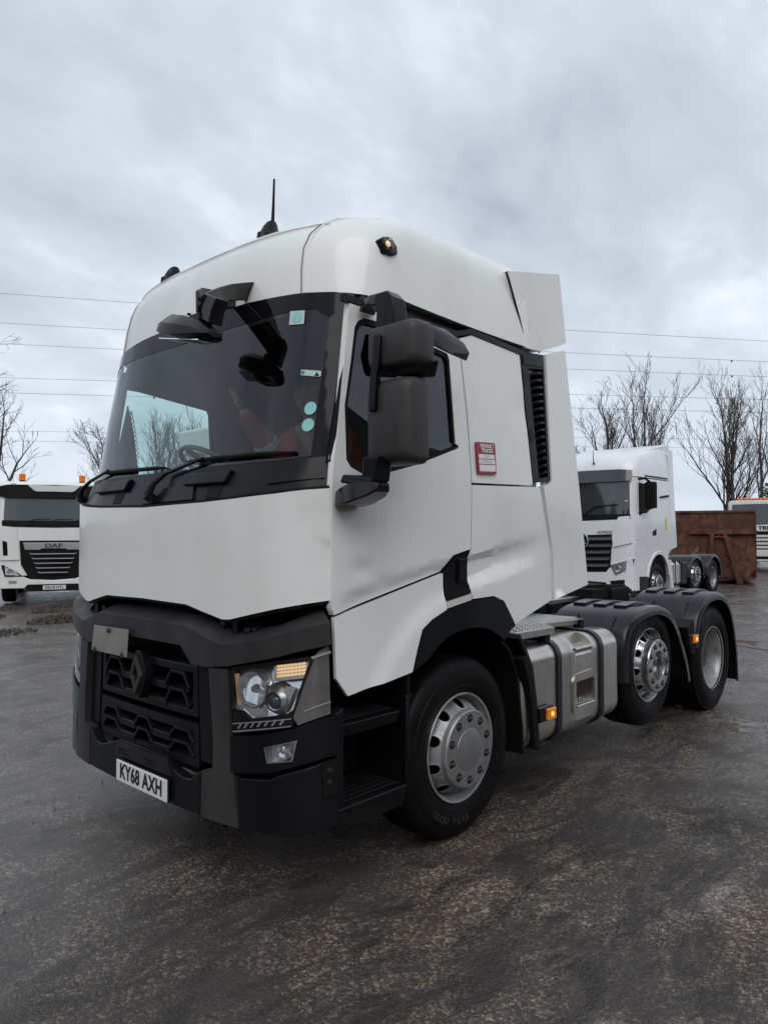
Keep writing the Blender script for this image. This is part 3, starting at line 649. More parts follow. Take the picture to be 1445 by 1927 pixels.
# ---- headlights
def lampset(s):
    mp = (lambda pts: [(s * u, v) for u, v in pts])          # coordinates below are for the photographed (negative y) side
    H = empty('headlight', parent=T)
    F = FR(.10, 1.01)
    lens = mp([(-.768, 1.046), (-1.155, 1.116), (-1.095, .892), (-1.07, .872), (-.89, .834), (-.842, .864), (-.782, .864)])
    P('headlight_housing', BLACK, mp([(-.762, 1.066), (-1.205, 1.19), (-1.205, .86), (-1.10, .80), (-.785, .75)]), off(F, -.10), .02, parent=H)
    P('headlight_surround', GLOSSBLK, mp([(-.762, 1.060), (-1.172, 1.138), (-1.112, .872), (-1.09, .815), (-.785, .748)]), off(F, -.004), .03, parent=H, holes=[lens], bevel=.002, st=.05)
    P('reflector_tray', BRIGHT, lens, lambda y, z, o: F(y, z, -.088 + max(0, 1.10 - z) * .27 + .006 * math.sin(abs(y) * 40) + o), .004, parent=H, st=.025, bevel=0, angle=25)
    def at(y, z, o): return Vector(F(s * y, z, o))
    # round reflector bowl
    c = at(-.885, .965, -.05); nx = (at(-.885, .965, .1) - at(-.885, .965, 0)).normalized()
    M = Matrix.Translation(c) @ nx.to_track_quat('Z', 'Y').to_matrix().to_4x4()
    mesh('main_beam_reflector', BRIGHT, H, lambda b: b.lathe([(.022, -.05), (.05, -.035), (.072, .0), (.076, .032), (.080, .032), (.080, -.02)], (0, 0, 0), 36, 'z'), M=M)
    mesh('bulb_shield', BRIGHT2, H, lambda b: b.lathe([(.001, .02), (.015, .018), (.020, .0), (.020, -.05)], (0, 0, 0), 20, 'z'), M=M)
    mesh('reflector_rim', BRIGHT2, H, lambda b: b.lathe([(.078, .030), (.083, .036), (.088, .030), (.083, .024), (.078, .030)], (0, 0, 0), 36, 'z'), M=M)
    # projector
    c = at(-1.01, .922, -.055); M = Matrix.Translation(c) @ nx.to_track_quat('Z', 'Y').to_matrix().to_4x4()
    mesh('projector_barrel', BRIGHT2, H, lambda b: b.lathe([(.088, -.015), (.078, .01), (.060, .03), (.043, .04), (.040, .018)], (0, 0, 0), 36, 'z'), M=M)
    mesh('projector_lens', mat('projector_glass', (.10, .12, .14), .03, coat=1), H, lambda b: b.lathe([(.041, .02), (.036, .036), (.022, .048), (.001, .052)], (0, 0, 0), 28, 'z'), M=M)
    P('projector_wing', BRIGHT, mp([(-1.10, .985), (-1.06, .995), (-1.0, .855), (-.90, .845), (-1.06, .88)]), off(F, -.022), .01, parent=H, bevel=.003)
    P('reflector_step', BRIGHT, mp([(-.79, .872), (-.845, .905), (-.93, .885), (-.96, .855), (-.89, .842), (-.845, .872)]), off(F, -.018), .02, parent=H, bevel=.004)
    # indicator block: small lit cells
    ib = MB()
    for i in range(8):
        for j in range(4):
            y0 = -1.020 - i * .0155; z0 = 1.030 + j * .0155 + (abs(y0) - 1.0) * .16
            plate(ib, mp([(y0, z0), (y0 - .0115, z0 + .002), (y0 - .0115, z0 + .0115), (y0, z0 + .0095)]), off(F, -.014), .004, st=.05)
    ib.build('indicator_lamp', WARMLIT, H, smooth=False)
    P('indicator_backing', BRIGHT, mp([(-1.0, 1.012), (-1.148, 1.035), (-1.15, 1.108), (-1.0, 1.084)]), off(F, -.022), .004, parent=H)
    P('position_lamp', mat('amber_strip', (.9, .42, .12), .15, metal=.3, emit=(1, .6, .3), estr=.12), mp([(-.778, 1.028), (-.805, 1.032), (-.82, .885), (-.798, .882)]), off(F, -.02), .006, parent=H, bevel=.002)
    P('lens', LENSG, lens, F, 0, parent=H, bevel=0)
    D = empty('daytime_lamp', parent=T)
    P('lamp_tray', GLOSSBLK, mp([(-.778, .795), (-1.10, .852), (-1.10, .816), (-.778, .752)]), off(F, -.012), .02, parent=D, bevel=.003)
    P('lamp_rim', BRIGHT2, mp([(-.785, .800), (-1.09, .855), (-1.09, .851), (-.785, .796)]), off(F, .002), .006, parent=D, bevel=0)
    P('lamp_rim', BRIGHT2, mp([(-.785, .764), (-1.09, .822), (-1.09, .818), (-.785, .759)]), off(F, .002), .006, parent=D, bevel=0)
    for i in range(7):
        y0 = -.825 - i * .037; z0 = .770 + (abs(y0) - .785) * .19
        P('lamp_segment', BRIGHT2, mp([(y0 + .012, z0 + .003), (y0 + .004, z0 + .001), (y0 - .018, z0 + .030), (y0 - .008, z0 + .031)]), off(F, -.004), .006, parent=D, bevel=0)
    C = empty('corner_trim', parent=T)
    P('trim_panel', mat('grey_gloss_panel', (.10, .092, .088), .16, coat=.6, dirt=(.28, .27, .26), dirt_amt=.5, dscale=9, stretch=(1, 1, .3)), mp([(-1.178, 1.155), (-1.205, 1.182), (-1.209, .872), (-1.115, .825), (-1.098, .86)]), off(F, .0), .03, parent=C, st=.03, bevel=.005)
    P('trim_line', BRIGHT2, mp([(-1.160, 1.135), (-1.2085, 1.160), (-1.2085, 1.148), (-1.163, 1.124)]), off(F, .004), .006, parent=C, st=.02, bevel=0)
    P('trim_line', BRIGHT2, mp([(-1.140, .893), (-1.2085, .930), (-1.2085, .924), (-1.140, .887)]), off(F, .004), .006, parent=C, st=.02, bevel=0)
    # upper corner of the bumper with the fog lamp
    B2 = empty('bumper_corner', parent=T)
    fog = mp([(-.978, .716), (-1.127, .763), (-1.108, .666), (-.992, .645)])
    FB = FR(.088, 1.022)
    P('corner_upper', DARKPL, mp([(-.786, .742), (-.95, .765), (-1.10, .807), (-1.236, .868), (-1.236, .69), (-1.16, .660), (-1.015, .606), (-.79, .572)]), FB, .05, parent=B2, holes=[fog], st=.05, bevel=.008, seg=3)
    P('corner_lower', DARKPL, mp([(-.842, .556), (-1.01, .572), (-1.04, .592), (-1.19, .648), (-1.236, .672), (-1.236, .362), (-1.12, .325), (-.842, .325)]), off(FB, -.004), .05, parent=B2, st=.05, bevel=.008, seg=3)
    P('corner_gap', BLACK, mp([(-.80, .74), (-1.22, .84), (-1.22, .36), (-.80, .34)]), off(FB, -.06), .02, parent=B2)
    sf = lambda x_, z_, o_: (x_, -s * (Wd(x_) + .028 + o_), z_)
    x0 = FB(1.236, .8, 0)[0] - .01
    P('corner_return', DARKPL, [(x0, .872), (x0 + .045, .895), (x0 + .045, .345), (x0, .36)], sf, .05, parent=B2, bevel=.008)
    P('tow_eye_recess', BLACK, mp([(-1.205, .662), (-1.234, .672), (-1.234, .515), (-1.208, .50)]), off(FB, .002), .01, parent=B2, bevel=0, st=.02)
    for zz_ in (.625, .575):
        c = Vector(FB(s * -1.221, zz_, .004)); nn = Vector(FB(s * -1.221, zz_, .1)) - c
        mesh('bolt_cap', NUT, B2, lambda b: b.lathe([(.012, -.004), (.012, .004), (.001, .006)], (0, 0, 0), 12, 'z'), M=Matrix.Translation(c) @ nn.to_track_quat('Z', 'Y').to_matrix().to_4x4())
    G = empty('fog_lamp', parent=T)
    P('fog_reflector', BRIGHT, fog, off(FB, -.045), .004, parent=G, st=.03)
    P('fog_side', BRIGHT2, fog, off(FB, -.002), .04, parent=G, holes=[[(s * -1.051 + (u + s * 1.051) * .9, .70 + (v - .70) * .88) for u, v in fog]], bevel=0)
    c = Vector(FB(s * -1.062, .708, -.035)); nn = (Vector(FB(s * -1.0, .7, .1)) - Vector(FB(s * -1.0, .7, 0)))
    mesh('fog_bulb', BRIGHT, G, lambda b: b.lathe([(.044, .022), (.040, -.0), (.022, -.008), (.018, .012), (.001, .018)], (0, 0, 0), 28, 'z'), M=Matrix.Translation(c) @ nn.to_track_quat('Z', 'Y').to_matrix().to_4x4())
    P('lens', LENSG, fog, off(FB, -.001), 0, parent=G, bevel=0)
lampset(1); lampset(-1)

# ---- side body
def side_pair(name, m, outer, thick=.03, holes=(), st=.08, bevel=.006, label=None, both=True, do=0.0, rnd=0, fn=SDR, parent=T, seg=3, extra=()):
    r = []
    for s in ((1, -1) if both else (1,)):
        f = (lambda x_, z_, o_: (fn(x_, z_, o_ + do)[0], s * fn(x_, z_, o_ + do)[1], z_))
        if s == -1 and fn is SDR: f = (lambda x_, z_, o_: (x_, -SDF(x_, z_, o_ + do)[1], z_))
        r.append(P(name, m, outer, f, thick, parent=parent, holes=holes, st=st, bevel=bevel, rnd=rnd, seg=seg, extra=extra, angle=28))
    return r
winp = [(.560, 2.722), (.60, 2.748), (.72, 2.748), (1.225, 2.682), (1.243, 2.65), (1.282, 2.192), (1.312, 2.178), (1.300, 2.165), (.965, 2.052), (.70, 1.985), (.60, 1.975), (.505, 2.01), (.477, 2.045), (.470, 2.30), (.512, 2.52), (.540, 2.69)]
doorp = [(.508, 2.800), (.484, 2.613), (.435, 2.228), (.400, 2.05), (.388, 1.921), (.387, 1.351), (.404, 1.318), (1.172, 1.492), (1.255, 1.578), (1.405, 1.610), (1.415, 1.974), (1.380, 2.363), (1.318, 2.786), (.814, 2.794)]
Dn = empty('door', parent=T); Df = empty('door', parent=T)
sealp = [(.96 + (x_ - .96) * 0.955 * 1.0, 2.35 + (z_ - 2.35) * .935) for x_, z_ in winp]
for s, D_ in ((1, Dn), (-1, Df)):
    f = (lambda x_, z_, o_: SD(x_, z_, o_)) if s == 1 else (lambda x_, z_, o_: (x_, -SDF(x_, z_, o_)[1], z_))
    dp = doorp if s == 1 else [(.62, 2.80), (.59, 2.613), (.54, 2.228), (.50, 2.05), (.43, 1.921), (.387, 1.80)] + doorp[5:]
    wp = winp if s == 1 else [(max(x_, .525 + (z_ - 2.0) * .08) + (.11 if x_ > 1.2 else 0), z_) for x_, z_ in winp]
    if s == -1: dp = [(x_ + (.12 if x_ > 1.3 and z_ > 1.7 else 0), z_) for x_, z_ in dp]
    P('door_skin', WHITE, dp, f, .035, parent=D_, holes=[wp], st=.032, bevel=.006, seg=3, angle=45, extra=[((.40, 1.4075), (1.30, 1.577)), ((.40, 1.3475), (1.30, 1.517))])
    P('window_seal', BLACK, wp, off(f, -.004), .03, parent=D_, holes=[[(.96 + (x_ - .96) * .955, 2.35 + (z_ - 2.35) * .935) for x_, z_ in wp]], st=.05, bevel=.004)
    P('window_glass', SIDEG, [(.96 + (x_ - .96) * .97, 2.35 + (z_ - 2.35) * .96) for x_, z_ in wp], off(f, -.018), 0, parent=D_, bevel=0)
# handle on the near door
side_pair('handle_recess', GLOSSBLK, [(1.185, 1.488), (1.258, 1.570), (1.408, 1.603), (1.378, 1.555), (1.382, 1.43), (1.424, 1.368), (1.192, 1.334)], .02, do=-.004, fn=SDF, bevel=.004)
side_pair('handle_grip', DARKPL, [(1.292, 1.556), (1.368, 1.560), (1.352, 1.418), (1.285, 1.428)], .012, do=.012, fn=SDF, bevel=.005)
side_pair('handle_slot', BLACK, [(1.300, 1.535), (1.342, 1.538), (1.332, 1.438), (1.296, 1.442)], .004, do=.0145, fn=SDF, bevel=0)
side_pair('sill_reflector', mat('pale_reflector', (.62, .62, .58), .2, coat=.5), [(1.195, 1.326), (1.418, 1.360), (1.418, 1.326), (1.195, 1.290)], .02, do=.0, fn=SDF, bevel=.003)
# step panel (lower door skirt)
def STEP(x_, z_, o_):
    d = math.hypot(x_ - 1.42, z_ - .52); fl = .022 * smooth01((.90 - d) / .07) - .012
    return (x_, -(Wd(x_) + .004 + o_ + (fl if o_ > -.005 else 0)), z_)
stepp = [(.408, 1.306), (1.178, 1.482), (1.182, 1.288), (1.065, 1.246), (.99, 1.200), (.950, 1.10), (.915, .992), (.497, .932), (.425, 1.022)]
side_pair('door_skirt', WHITE, stepp, .03, st=.045, fn=STEP, bevel=.007)
# wheel arch trim
archo = [(.918, .985), (.992, 1.198), (1.067, 1.243), (1.187, 1.282), (1.425, 1.322), (1.631, 1.326), (1.734, 1.290), (1.849, 1.146), (1.754, 1.100), (1.732, 1.063), (1.68, 1.10), (1.609, 1.133), (1.54, 1.158), (1.472, 1.169), (1.38, 1.172), (1.293, 1.163), (1.20, 1.14), (1.128, 1.105), (1.042, 1.042)]
side_pair('wheel_arch', DARKPL, archo, .12, do=.010, fn=SDF, bevel=.008)
def arcpath(b, path, y0, y1, th):
    n = len(path); A = []
    for i in range(n):
        p = Vector(path[i]); d = (Vector(path[min(i + 1, n - 1)]) - Vector(path[max(i - 1, 0)])).normalized(); nn = Vector((-d.y, d.x)) * th
        q_ = p - nn; A.append([(p.x, y0, p.y), (p.x, y1, p.y), (q_.x, y1, q_.y), (q_.x, y0, q_.y)])
    b.loft(A)
for s in (-1, 1):
    mesh('arch_liner', BLACK, T, lambda b: arcpath(b, [(.90, .55), (.90, .98), (1.02, 1.08), (1.25, 1.19), (1.5, 1.2), (1.72, 1.1), (1.85, 1.0), (1.93, .85), (1.99, .5), (2.0, .34)], s * .62, s * 1.22, .02))
    mesh('rear_flap', DARKPL, T, lambda b: arcpath(b, [(1.72, 1.085), (1.905, 1.052), (1.94, 1.0), (2.03, .86), (2.075, .65), (2.105, .34)], s * .70, s * 1.25, -.035), bevel=.006)
    # spray-suppression fringe on the flap: a fine brush strip
    mesh('flap_edge', BLACK, T, lambda b: arcpath(b, [(1.93, .93), (1.985, .80), (2.03, .6), (2.06, .36)], s * 1.0, s * 1.262, -.05), bevel=.003)
# rear side panels
side_pair('side_panel_lower', WHITE, [(1.424, 1.970), (2.155, 1.992), (2.198, 1.85), (2.284, 1.567), (2.292, 1.268), (1.853, 1.150), (1.738, 1.300), (1.634, 1.334), (1.430, 1.330), (1.386, 1.430), (1.386, 1.555), (1.416, 1.600)], .03, st=.035, bevel=.006, extra=[((1.395, 1.570), (2.27, 1.722)), ((1.395, 1.517), (2.27, 1.655)), ((1.395, 1.466), (2.27, 1.604)), ((1.40, 1.390), (2.27, 1.506))])
side_pair('side_panel_upper', WHITE, [(1.331, 2.786), (1.444, 2.826), (1.748, 2.814), (1.945, 2.806), (2.068, 2.010), (2.05, 1.998), (1.429, 1.983), (1.424, 2.0), (1.395, 2.363)], .03, st=.05, bevel=.008)
# air intake louvres
for s in (1, -1):
    LO = empty('air_intake', parent=T); f = (lambda x_, z_, o_: (x_, s * SDF(x_, z_, o_)[1], z_))
    P('intake_frame', DARKPL, [(1.958, 2.832), (2.236, 2.858), (2.290, 2.048), (2.278, 2.035), (2.080, 2.016)], off(f, -.002), .05, parent=LO, holes=[[(2.052, 2.742), (2.226, 2.762), (2.262, 2.065), (2.150, 2.048)]], bevel=.006, st=.06)
    P('intake_back', BLACK, [(2.04, 2.76), (2.24, 2.78), (2.27, 2.05), (2.14, 2.03)], off(f, -.055), .01, parent=LO)
    P('intake_header', DARKPL, [(1.985, 2.80), (2.222, 2.822), (2.224, 2.775), (1.99, 2.755)], off(f, .004), .02, parent=LO, bevel=.006)
    n_ = 15
    for i in range(n_):
        u = (i + .5) / n_; zc = 2.745 - u * .685; xa = 2.052 + (2.150 - 2.052) * u; xb = 2.226 + (2.262 - 2.226) * u + .004
        sl_ = MB()
        A = []
        for k in range(6):
            t_ = k / 5; x_ = xa + (xb - xa) * t_; zz_ = zc - .028 + .045 * t_ + .012 * math.sin(t_ * math.pi)
            y_ = f(x_, zz_, -.040 + .036 * math.sin(t_ * 2.0))[1]; y2 = f(x_, zz_, -.048)[1]
            A.append([(x_, y_, zz_ + .006), (x_, y_, zz_ - .010), (x_, y2, zz_ - .050), (x_, y2, zz_ - .034)])
        sl_.loft(A); sl_.build('louvre_slat', DARKPL, LO, bevel=.002, seg=1)
# rear side fairing and roof deflector
FAIR = [(2.253, 2.862), (2.506, 2.938), (2.60, 2.38), (2.671, 1.942), (2.776, 1.343), (2.316, 1.268), (2.300, 1.567), (2.190, 1.995), (2.293, 2.030)]
side_pair('side_fairing', WHITE, FAIR, .05, st=.08, do=.008, fn=SDF, bevel=.012)
def DEF(x_, z_, o_):
    return (x_, -(1.236 + o_), z_)
side_pair('roof_deflector', WHITE, [(1.825, 3.300), (2.449, 3.442), (2.532, 2.995), (2.485, 2.972), (2.201, 2.876), (2.01, 2.862), (1.95, 3.03)], .09, st=.06, fn=DEF, bevel=.010)
for s in (-1, 1):
    mesh('deflector_return', WHITE, T, lambda b: b.hull([(2.40, s * 1.16, 3.425), (2.40, s * 1.20, 3.425), (2.49, s * 1.20, 2.99), (2.49, s * 1.16, 2.99)], [(2.34, s * .95, 3.41), (2.34, s * 1.0, 3.41), (2.44, s * 1.0, 3.0), (2.44, s * .95, 3.0)]), bevel=.005)
    mesh('roof_rear_trim', DARKPL, T, lambda b: b.tube([(1.80, s * 1.236, 3.29), (1.86, s * 1.242, 3.17), (1.93, s * 1.246, 3.03), (1.995, s * 1.248, 2.865)], .007, 6))
mesh('cab_rear_block', WHITE, T, lambda b: (b.box(1.98, 2.22, -1.19, 1.19, 1.30, 2.86), b.hull([(1.98, y_, z_) for y_, z_ in [(-1.19, 2.86), (1.19, 2.86), (1.14, 3.2), (.9, 3.40), (.4, 3.5), (-.4, 3.5), (-.9, 3.40), (-1.14, 3.2)]], [(2.16, y_, z_) for y_, z_ in [(-1.19, 2.86), (1.19, 2.86), (1.14, 3.15), (.9, 3.3), (.4, 3.38), (-.4, 3.38), (-.9, 3.3), (-1.14, 3.15)]])), bevel=.01)
# name badge
BG = empty('name_badge', parent=T); f = lambda x_, z_, o_: SDF(x_, z_, o_)
P('badge_plate', REDBADGE, [(1.450, 2.216), (1.638, 2.226), (1.650, 2.042), (1.464, 2.034)], off(f, .014), .012, parent=BG, bevel=.004, rnd=.012, st=.2)
P('badge_stripe', LETTER, [(1.470, 2.148), (1.628, 2.155), (1.630, 2.130), (1.472, 2.123)], off(f, .0155), .002, parent=BG, bevel=0)
P('badge_stripe', LETTER, [(1.473, 2.118), (1.632, 2.125), (1.634, 2.100), (1.475, 2.093)], off(f, .0155), .002, parent=BG, bevel=0)
P('badge_stripe', LETTER, [(1.477, 2.088), (1.636, 2.095), (1.640, 2.058), (1.480, 2.050)], off(f, .0155), .002, parent=BG, bevel=0)
for i, (st_, zz_) in enumerate((('RENAULT', 2.198), ('TRUCKS', 2.172))):
    text('lettering', st_, .031, LETTER, frame((1.553, -(Wd(1.5) + .0125), zz_), (1, 0, .045), (0, 0, 1)), BG, .001, .0006, 1.0)
for st_, zz_ in (('1.2.18', 2.139), ('OPTIDRIVER', 2.108)):
    text('lettering', st_, .020, mat('letter_faint', (.45, .42, .42), .5), frame((1.545, -(Wd(1.5) + .0135), zz_), (1, 0, .045), (0, 0, 1)), BG, .0006, 0, 1.0)
# ---- roof furniture
def horn_cover(x_, y_, z_, lean=0.0):
    b = MB(); A = []
    for h_, rx, ry, dx in ((-.03, .085, .046, 0), (.012, .080, .043, .0), (.02, .066, .035, .003), (.06, .052, .029, .012), (.090, .036, .022, .020), (.105, .020, .014, .025)):
        A.append([(x_ + dx + rx * math.cos(a), y_ + ry * math.sin(a), z_ + h_) for a in [2 * math.pi * k / 16 for k in range(16)]])
    b.loft(A); return b
AN_ = empty('roof_aerial', parent=T)
horn_cover(.70, -.335, 3.415).build('aerial_base', DARKPL, AN_, bevel=.003, angle=40)
mesh('aerial_mast', BLACK, AN_, lambda b: b.tube([(.725, -.335, 3.50), (.73, -.335, 3.62), (.735, -.335, 3.775)], [.011, .008, .006], 8))
HC = empty('roof_pod', parent=T)
horn_cover(.68, .68, 3.395).build('pod_cover', DARKPL, HC, bevel=.003, angle=40)
for s in (-1,):
    BE = empty('side_marker_beacon', (.77, s * 1.178, 3.145), parent=T); BE.rotation_euler = (R(-14), 0, R(4))
    mesh('beacon_base', DARKPL, BE, lambda b: b.hull([(u, .03, v) for u, v in [(-.055, .03), (-.03, .05), (.06, .05), (.085, .02), (.075, -.03), (.03, -.05), (-.04, -.045)]], [(u * .85, -.035, v * .85) for u, v in [(-.055, .03), (-.03, .05), (.06, .05), (.085, .02), (.075, -.03), (.03, -.05), (-.04, -.045)]]), bevel=.006)
    mesh('beacon_lens', LENSG, BE, lambda b: b.lathe([(.034, -.03), (.034, -.05), (.024, -.062), (.001, -.066)], (-.015, 0, 0), 18, 'y'))
    mesh('beacon_bulb', WARMLIT, BE, lambda b: b.lathe([(.001, -.030), (.014, -.034), (.016, -.044), (.008, -.05), (.001, -.052)], (-.015, 0, 0), 12, 'y'))
# ================================================================ wheels
def make_wheel(parent, kind, detail=True, rubber=RUBBER):
    """local frame: axis along Y, outer side towards -Y, rim edge at y = 0"""
    Wh = empty('wheel', parent=parent)
    prof = [(.285, .04), (.288, .005), (.296, -.004), (.302, .002), (.318, -.008), (.345, -.016), (.348, -.014), (.37, -.021), (.40, -.022), (.425, -.017), (.428, -.013), (.45, -.008), (.472, .004), (.476, .007), (.490, .020), (.497, .034),
            (.500, .06), (.500, .083), (.490, .085), (.490, .093), (.501, .095), (.502, .135), (.491, .137), (.491, .146), (.502, .148), (.502, .19), (.491, .192), (.491, .20), (.501, .202), (.500, .235), (.497, .262), (.488, .28), (.45, .30), (.38, .315), (.30, .30), (.285, .26)]
    tb = MB(); tb.lathe(prof, n=72 if detail else 40)
    if detail and kind == 'drive':      # shoulder tread blocks
        for k in range(72):
            a = 2 * math.pi * k / 72; M = Matrix.Rotation(a, 4, 'Y')
            tb.box(.478, .5008, .012, .082, -.0165, .0165, M); tb.box(.478, .5008, .21, .28, -.0165, .0165, M)
    tb.build('tyre', rubber, Wh, angle=30)
    metal = CHROME if kind == 'polished' else SILVER
    if kind == 'drive':
        mesh('rim', metal, Wh, lambda b: b.lathe([(.288, -.002), (.300, -.005), (.300, .004), (.284, .012), (.272, .03), (.262, .06), (.256, .12), (.250, .16), (.20, .19), (.14, .20)], n=72), angle=30)
        mesh('hub', NUT, Wh, lambda b: b.lathe([(.14, .20), (.13, .13), (.115, .09), (.06, .08), (.001, .08)], n=32))
        for k in range(10):
            a = 2 * math.pi * k / 10
            mesh('wheel_nut', NUT, Wh, lambda b: b.lathe([(.017, .20), (.017, .165), (.008, .16), (.001, .16)], (.168 * math.cos(a), 0, .168 * math.sin(a)), 6))
        return Wh
    mesh('rim', metal, Wh, lambda b: b.lathe([(.286, .000), (.2905, -.008), (.299, -.010), (.302, -.004), (.296, .001), (.287, .006), (.282, .02), (.273, .034), (.268, .07), (.262, .2), (.285, .27)], n=72), angle=30)
    # conical disc with ten hand holes
    r0, r1 = .214, .268
    def cone(u, v, o):
        a = u; t_ = (v - r0) / (r1 - r0); yy = (-.030 + .082 * t_ ** 1.25) - o
        return (v * math.cos(a), yy, v * math.sin(a))
    cb = MB(); holes = []
    for k in range(10):
        ac = 2 * math.pi * (k + .5) / 10; holes.append([(ac + .125 * math.cos(q_), .2415 + .0225 * math.sin(q_)) for q_ in [2 * math.pi * j / 14 for j in range(14)]])
    A_ = []
    outer = [(2 * math.pi * i / 80, r0) for i in range(81)] + [(2 * math.pi * i / 80, r1) for i in range(80, -1, -1)]
    plate(cb, outer, cone, .008, holes, st=.5)
    cb.build('disc', metal, Wh, weld=1e-4, angle=40)
    fy = -.066 if kind != 'polished' else -.085
    mesh('disc_shoulder', metal, Wh, lambda b: b.lathe([(.216, -.028), (.2155, fy + .012), (.2145, fy + .006), (.208, fy)], n=64), angle=40)
    # face ring with recessed nuts
    def face(u, v, o): return (u, fy - o, v)
    fb = MB(); bore = .118
    plate(fb, circ(0, 0, .208, 64), face, .02, [circ(.168 * math.cos(2 * math.pi * k / 10 + .3), .168 * math.sin(2 * math.pi * k / 10 + .3), .0235, 14) for k in range(10)] + [circ(0, 0, bore, 40)], st=.3)
    fb.build('hub_face', HUBMET if kind != 'polished' else metal, Wh, bevel=.002, angle=30)
    mesh('nut_well', NUT, Wh, lambda b: b.lathe([(.205, fy + .018), (.13, fy + .018)], n=48))
    nb = None
    for k in range(10):
        a = 2 * math.pi * k / 10 + .3; c = (.168 * math.cos(a), 0, .168 * math.sin(a))
        if nb is None:
            nb = mesh('wheel_nut', NUT, Wh, lambda b: b.lathe([(.016, .02), (.016, -.003), (.0125, -.006), (.009, -.006), (.008, -.014), (.001, -.015)], (0, 0, 0), 6), smooth=False); nb.location = (c[0], fy, c[2])
        else:
            q_ = nb.copy(); S.collection.objects.link(q_); q_.parent = Wh; q_.location = (c[0], fy, c[2])
    if kind == 'steer':
        mesh('hub_cap', HUBMET, Wh, lambda b: b.lathe([(.118, fy + .01), (.118, fy + .002), (.116, fy - .001), (.108, fy - .003), (.06, fy - .009), (.001, fy - .011)], n=48), angle=20)
    else:
        mesh('hub_bore', metal, Wh, lambda b: b.lathe([(.118, fy), (.115, fy + .01), (.112, fy + .09), (.09, fy + .10), (.06, fy + .085), (.001, fy + .085)], n=40), angle=30)
    # black plate closing the wheel behind the hand holes
    mesh('brake_drum', BLACK, Wh, lambda b: b.lathe([(.27, .12), (.20, .10), (.001, .10)], n=32))
    return Wh
def place(Wh, x_, y_, z_, flip=False, spin=0.0):
    Wh.location = (x_, y_, z_); Wh.rotation_euler = (0, spin, math.pi if flip else 0); Wh.rotation_mode = 'XYZ'; return Wh
w1 = make_wheel(T, 'steer'); place(w1, 1.40, -1.18, .50)
w1b = copy_tree(w1, T); place(w1b, 1.40, 1.18, .50, True)
w2 = make_wheel(T, 'polished'); place(w2, 3.965, -1.18, .625, spin=.2)
w3 = make_wheel(T, 'drive'); place(w3, 5.47, -1.18, .50, spin=.3)
w3i = MB(); w3i.lathe([(.29, .33), (.38, .325), (.47, .34), (.50, .37), (.50, .60), (.47, .62), (.38, .63), (.29, .62)], n=48); w3i.build('inner_tyre', RUBBER, w3)
w2b = copy_tree(w2, T); place(w2b, 3.965, 1.18, .625, True); w3b = copy_tree(w3, T); place(w3b, 5.47, 1.18, .50, True)
# raised maker's lettering on the front tyre
for i, ch in enumerate('GOOD YEAR'):
    if ch == ' ': continue
    for base_a in (252,):
        a = R(base_a + (i - 4) * 5.6); r_ = .395
        M = frame((r_ * math.cos(a), -.0215, r_ * math.sin(a)), (-math.sin(a), 0, math.cos(a)), (-math.cos(a), 0, -math.sin(a)))
        text('lettering', ch, .048, RUBLET, M, w1, .001, .001, 1.15)
for i, ch in enumerate('TUBELESS'):
    a = R(8 + (i - 4) * -3.2); r_ = .40
    M = frame((r_ * math.cos(a), -.0215, r_ * math.sin(a)), (math.sin(a), 0, -math.cos(a)), (math.cos(a), 0, math.sin(a)))
    text('lettering', ch, .022, RUBLET, M, w1, .001, .0, 1.0)

# ================================================================ rear mudguards
def fender(path, y0, y1, pads, parent=T):
    F_ = empty('mudguard', parent=parent)
    n = len(path); s_ = []
    P_ = []
    for i in range(n - 1):       # refine with Catmull-Rom
        p0, p1, p2, p3 = [Vector(path[max(0, min(n - 1, j))]) for j in (i - 1, i, i + 1, i + 2)]
        for k in range(5):
            t_ = k / 5; P_.append(0.5 * ((2 * p1) + (-p0 + p2) * t_ + (2 * p0 - 5 * p1 + 4 * p2 - p3) * t_ * t_ + (-p0 + 3 * p1 - 3 * p2 + p3) * t_ ** 3))
    P_.append(Vector(path[-1])); sg = -1 if y0 < 0 else 1
    def nrm(i):
        d = (P_[min(i + 1, len(P_) - 1)] - P_[max(i - 1, 0)]).normalized(); return Vector((-d.y, d.x))
    A = []
    for i, p in enumerate(P_):
        nn = nrm(i); q_ = p - nn * .012; e_ = p - nn * .055; pe = p - nn * .010
        A.append([(p.x, y1, p.y), (p.x, y0 - sg * .025, p.y), (pe.x, y0 - sg * .006, pe.y), (p.x - nn.x * .03, y0, p.y - nn.y * .03), (e_.x - nn.x * .02, y0 + sg * .004, e_.y - nn.y * .02), (e_.x - nn.x * .02, y0 - sg * .012, e_.y - nn.y * .02), (q_.x, y0 - sg * .025, q_.y), (q_.x, y1, q_.y)])
    b = MB(); b.loft(A); b.build('shell', mat('mudguard_plastic', (.010, .011, .014), .24, var=.12, vscale=3, rvar=.08, spec=.4, dirt=(.028, .026, .025), dirt_amt=.4, dscale=6), F_, angle=40)
    L = [0]
    for i in range(1, len(P_)): L.append(L[-1] + (P_[i] - P_[i - 1]).length)
    for (a, c, ya, yb) in pads:
        for (yc, yd) in ((ya, yb),):
            idx = [i for i in range(len(P_)) if a * L[-1] <= L[i] <= c * L[-1]]
            if len(idx) < 2: continue
            R_ = []
            for i in idx:
                nn = nrm(i); p = P_[i] + nn * .021; q_ = P_[i] - nn * .003; R_.append([(p.x, yc, p.y), (p.x, yd, p.y), (q_.x, yd, q_.y), (q_.x, yc, q_.y)])
            b = MB(); b.loft(R_); b.build('raised_pad', MATS['mudguard_plastic'], F_, bevel=.005, angle=40)
    return F_
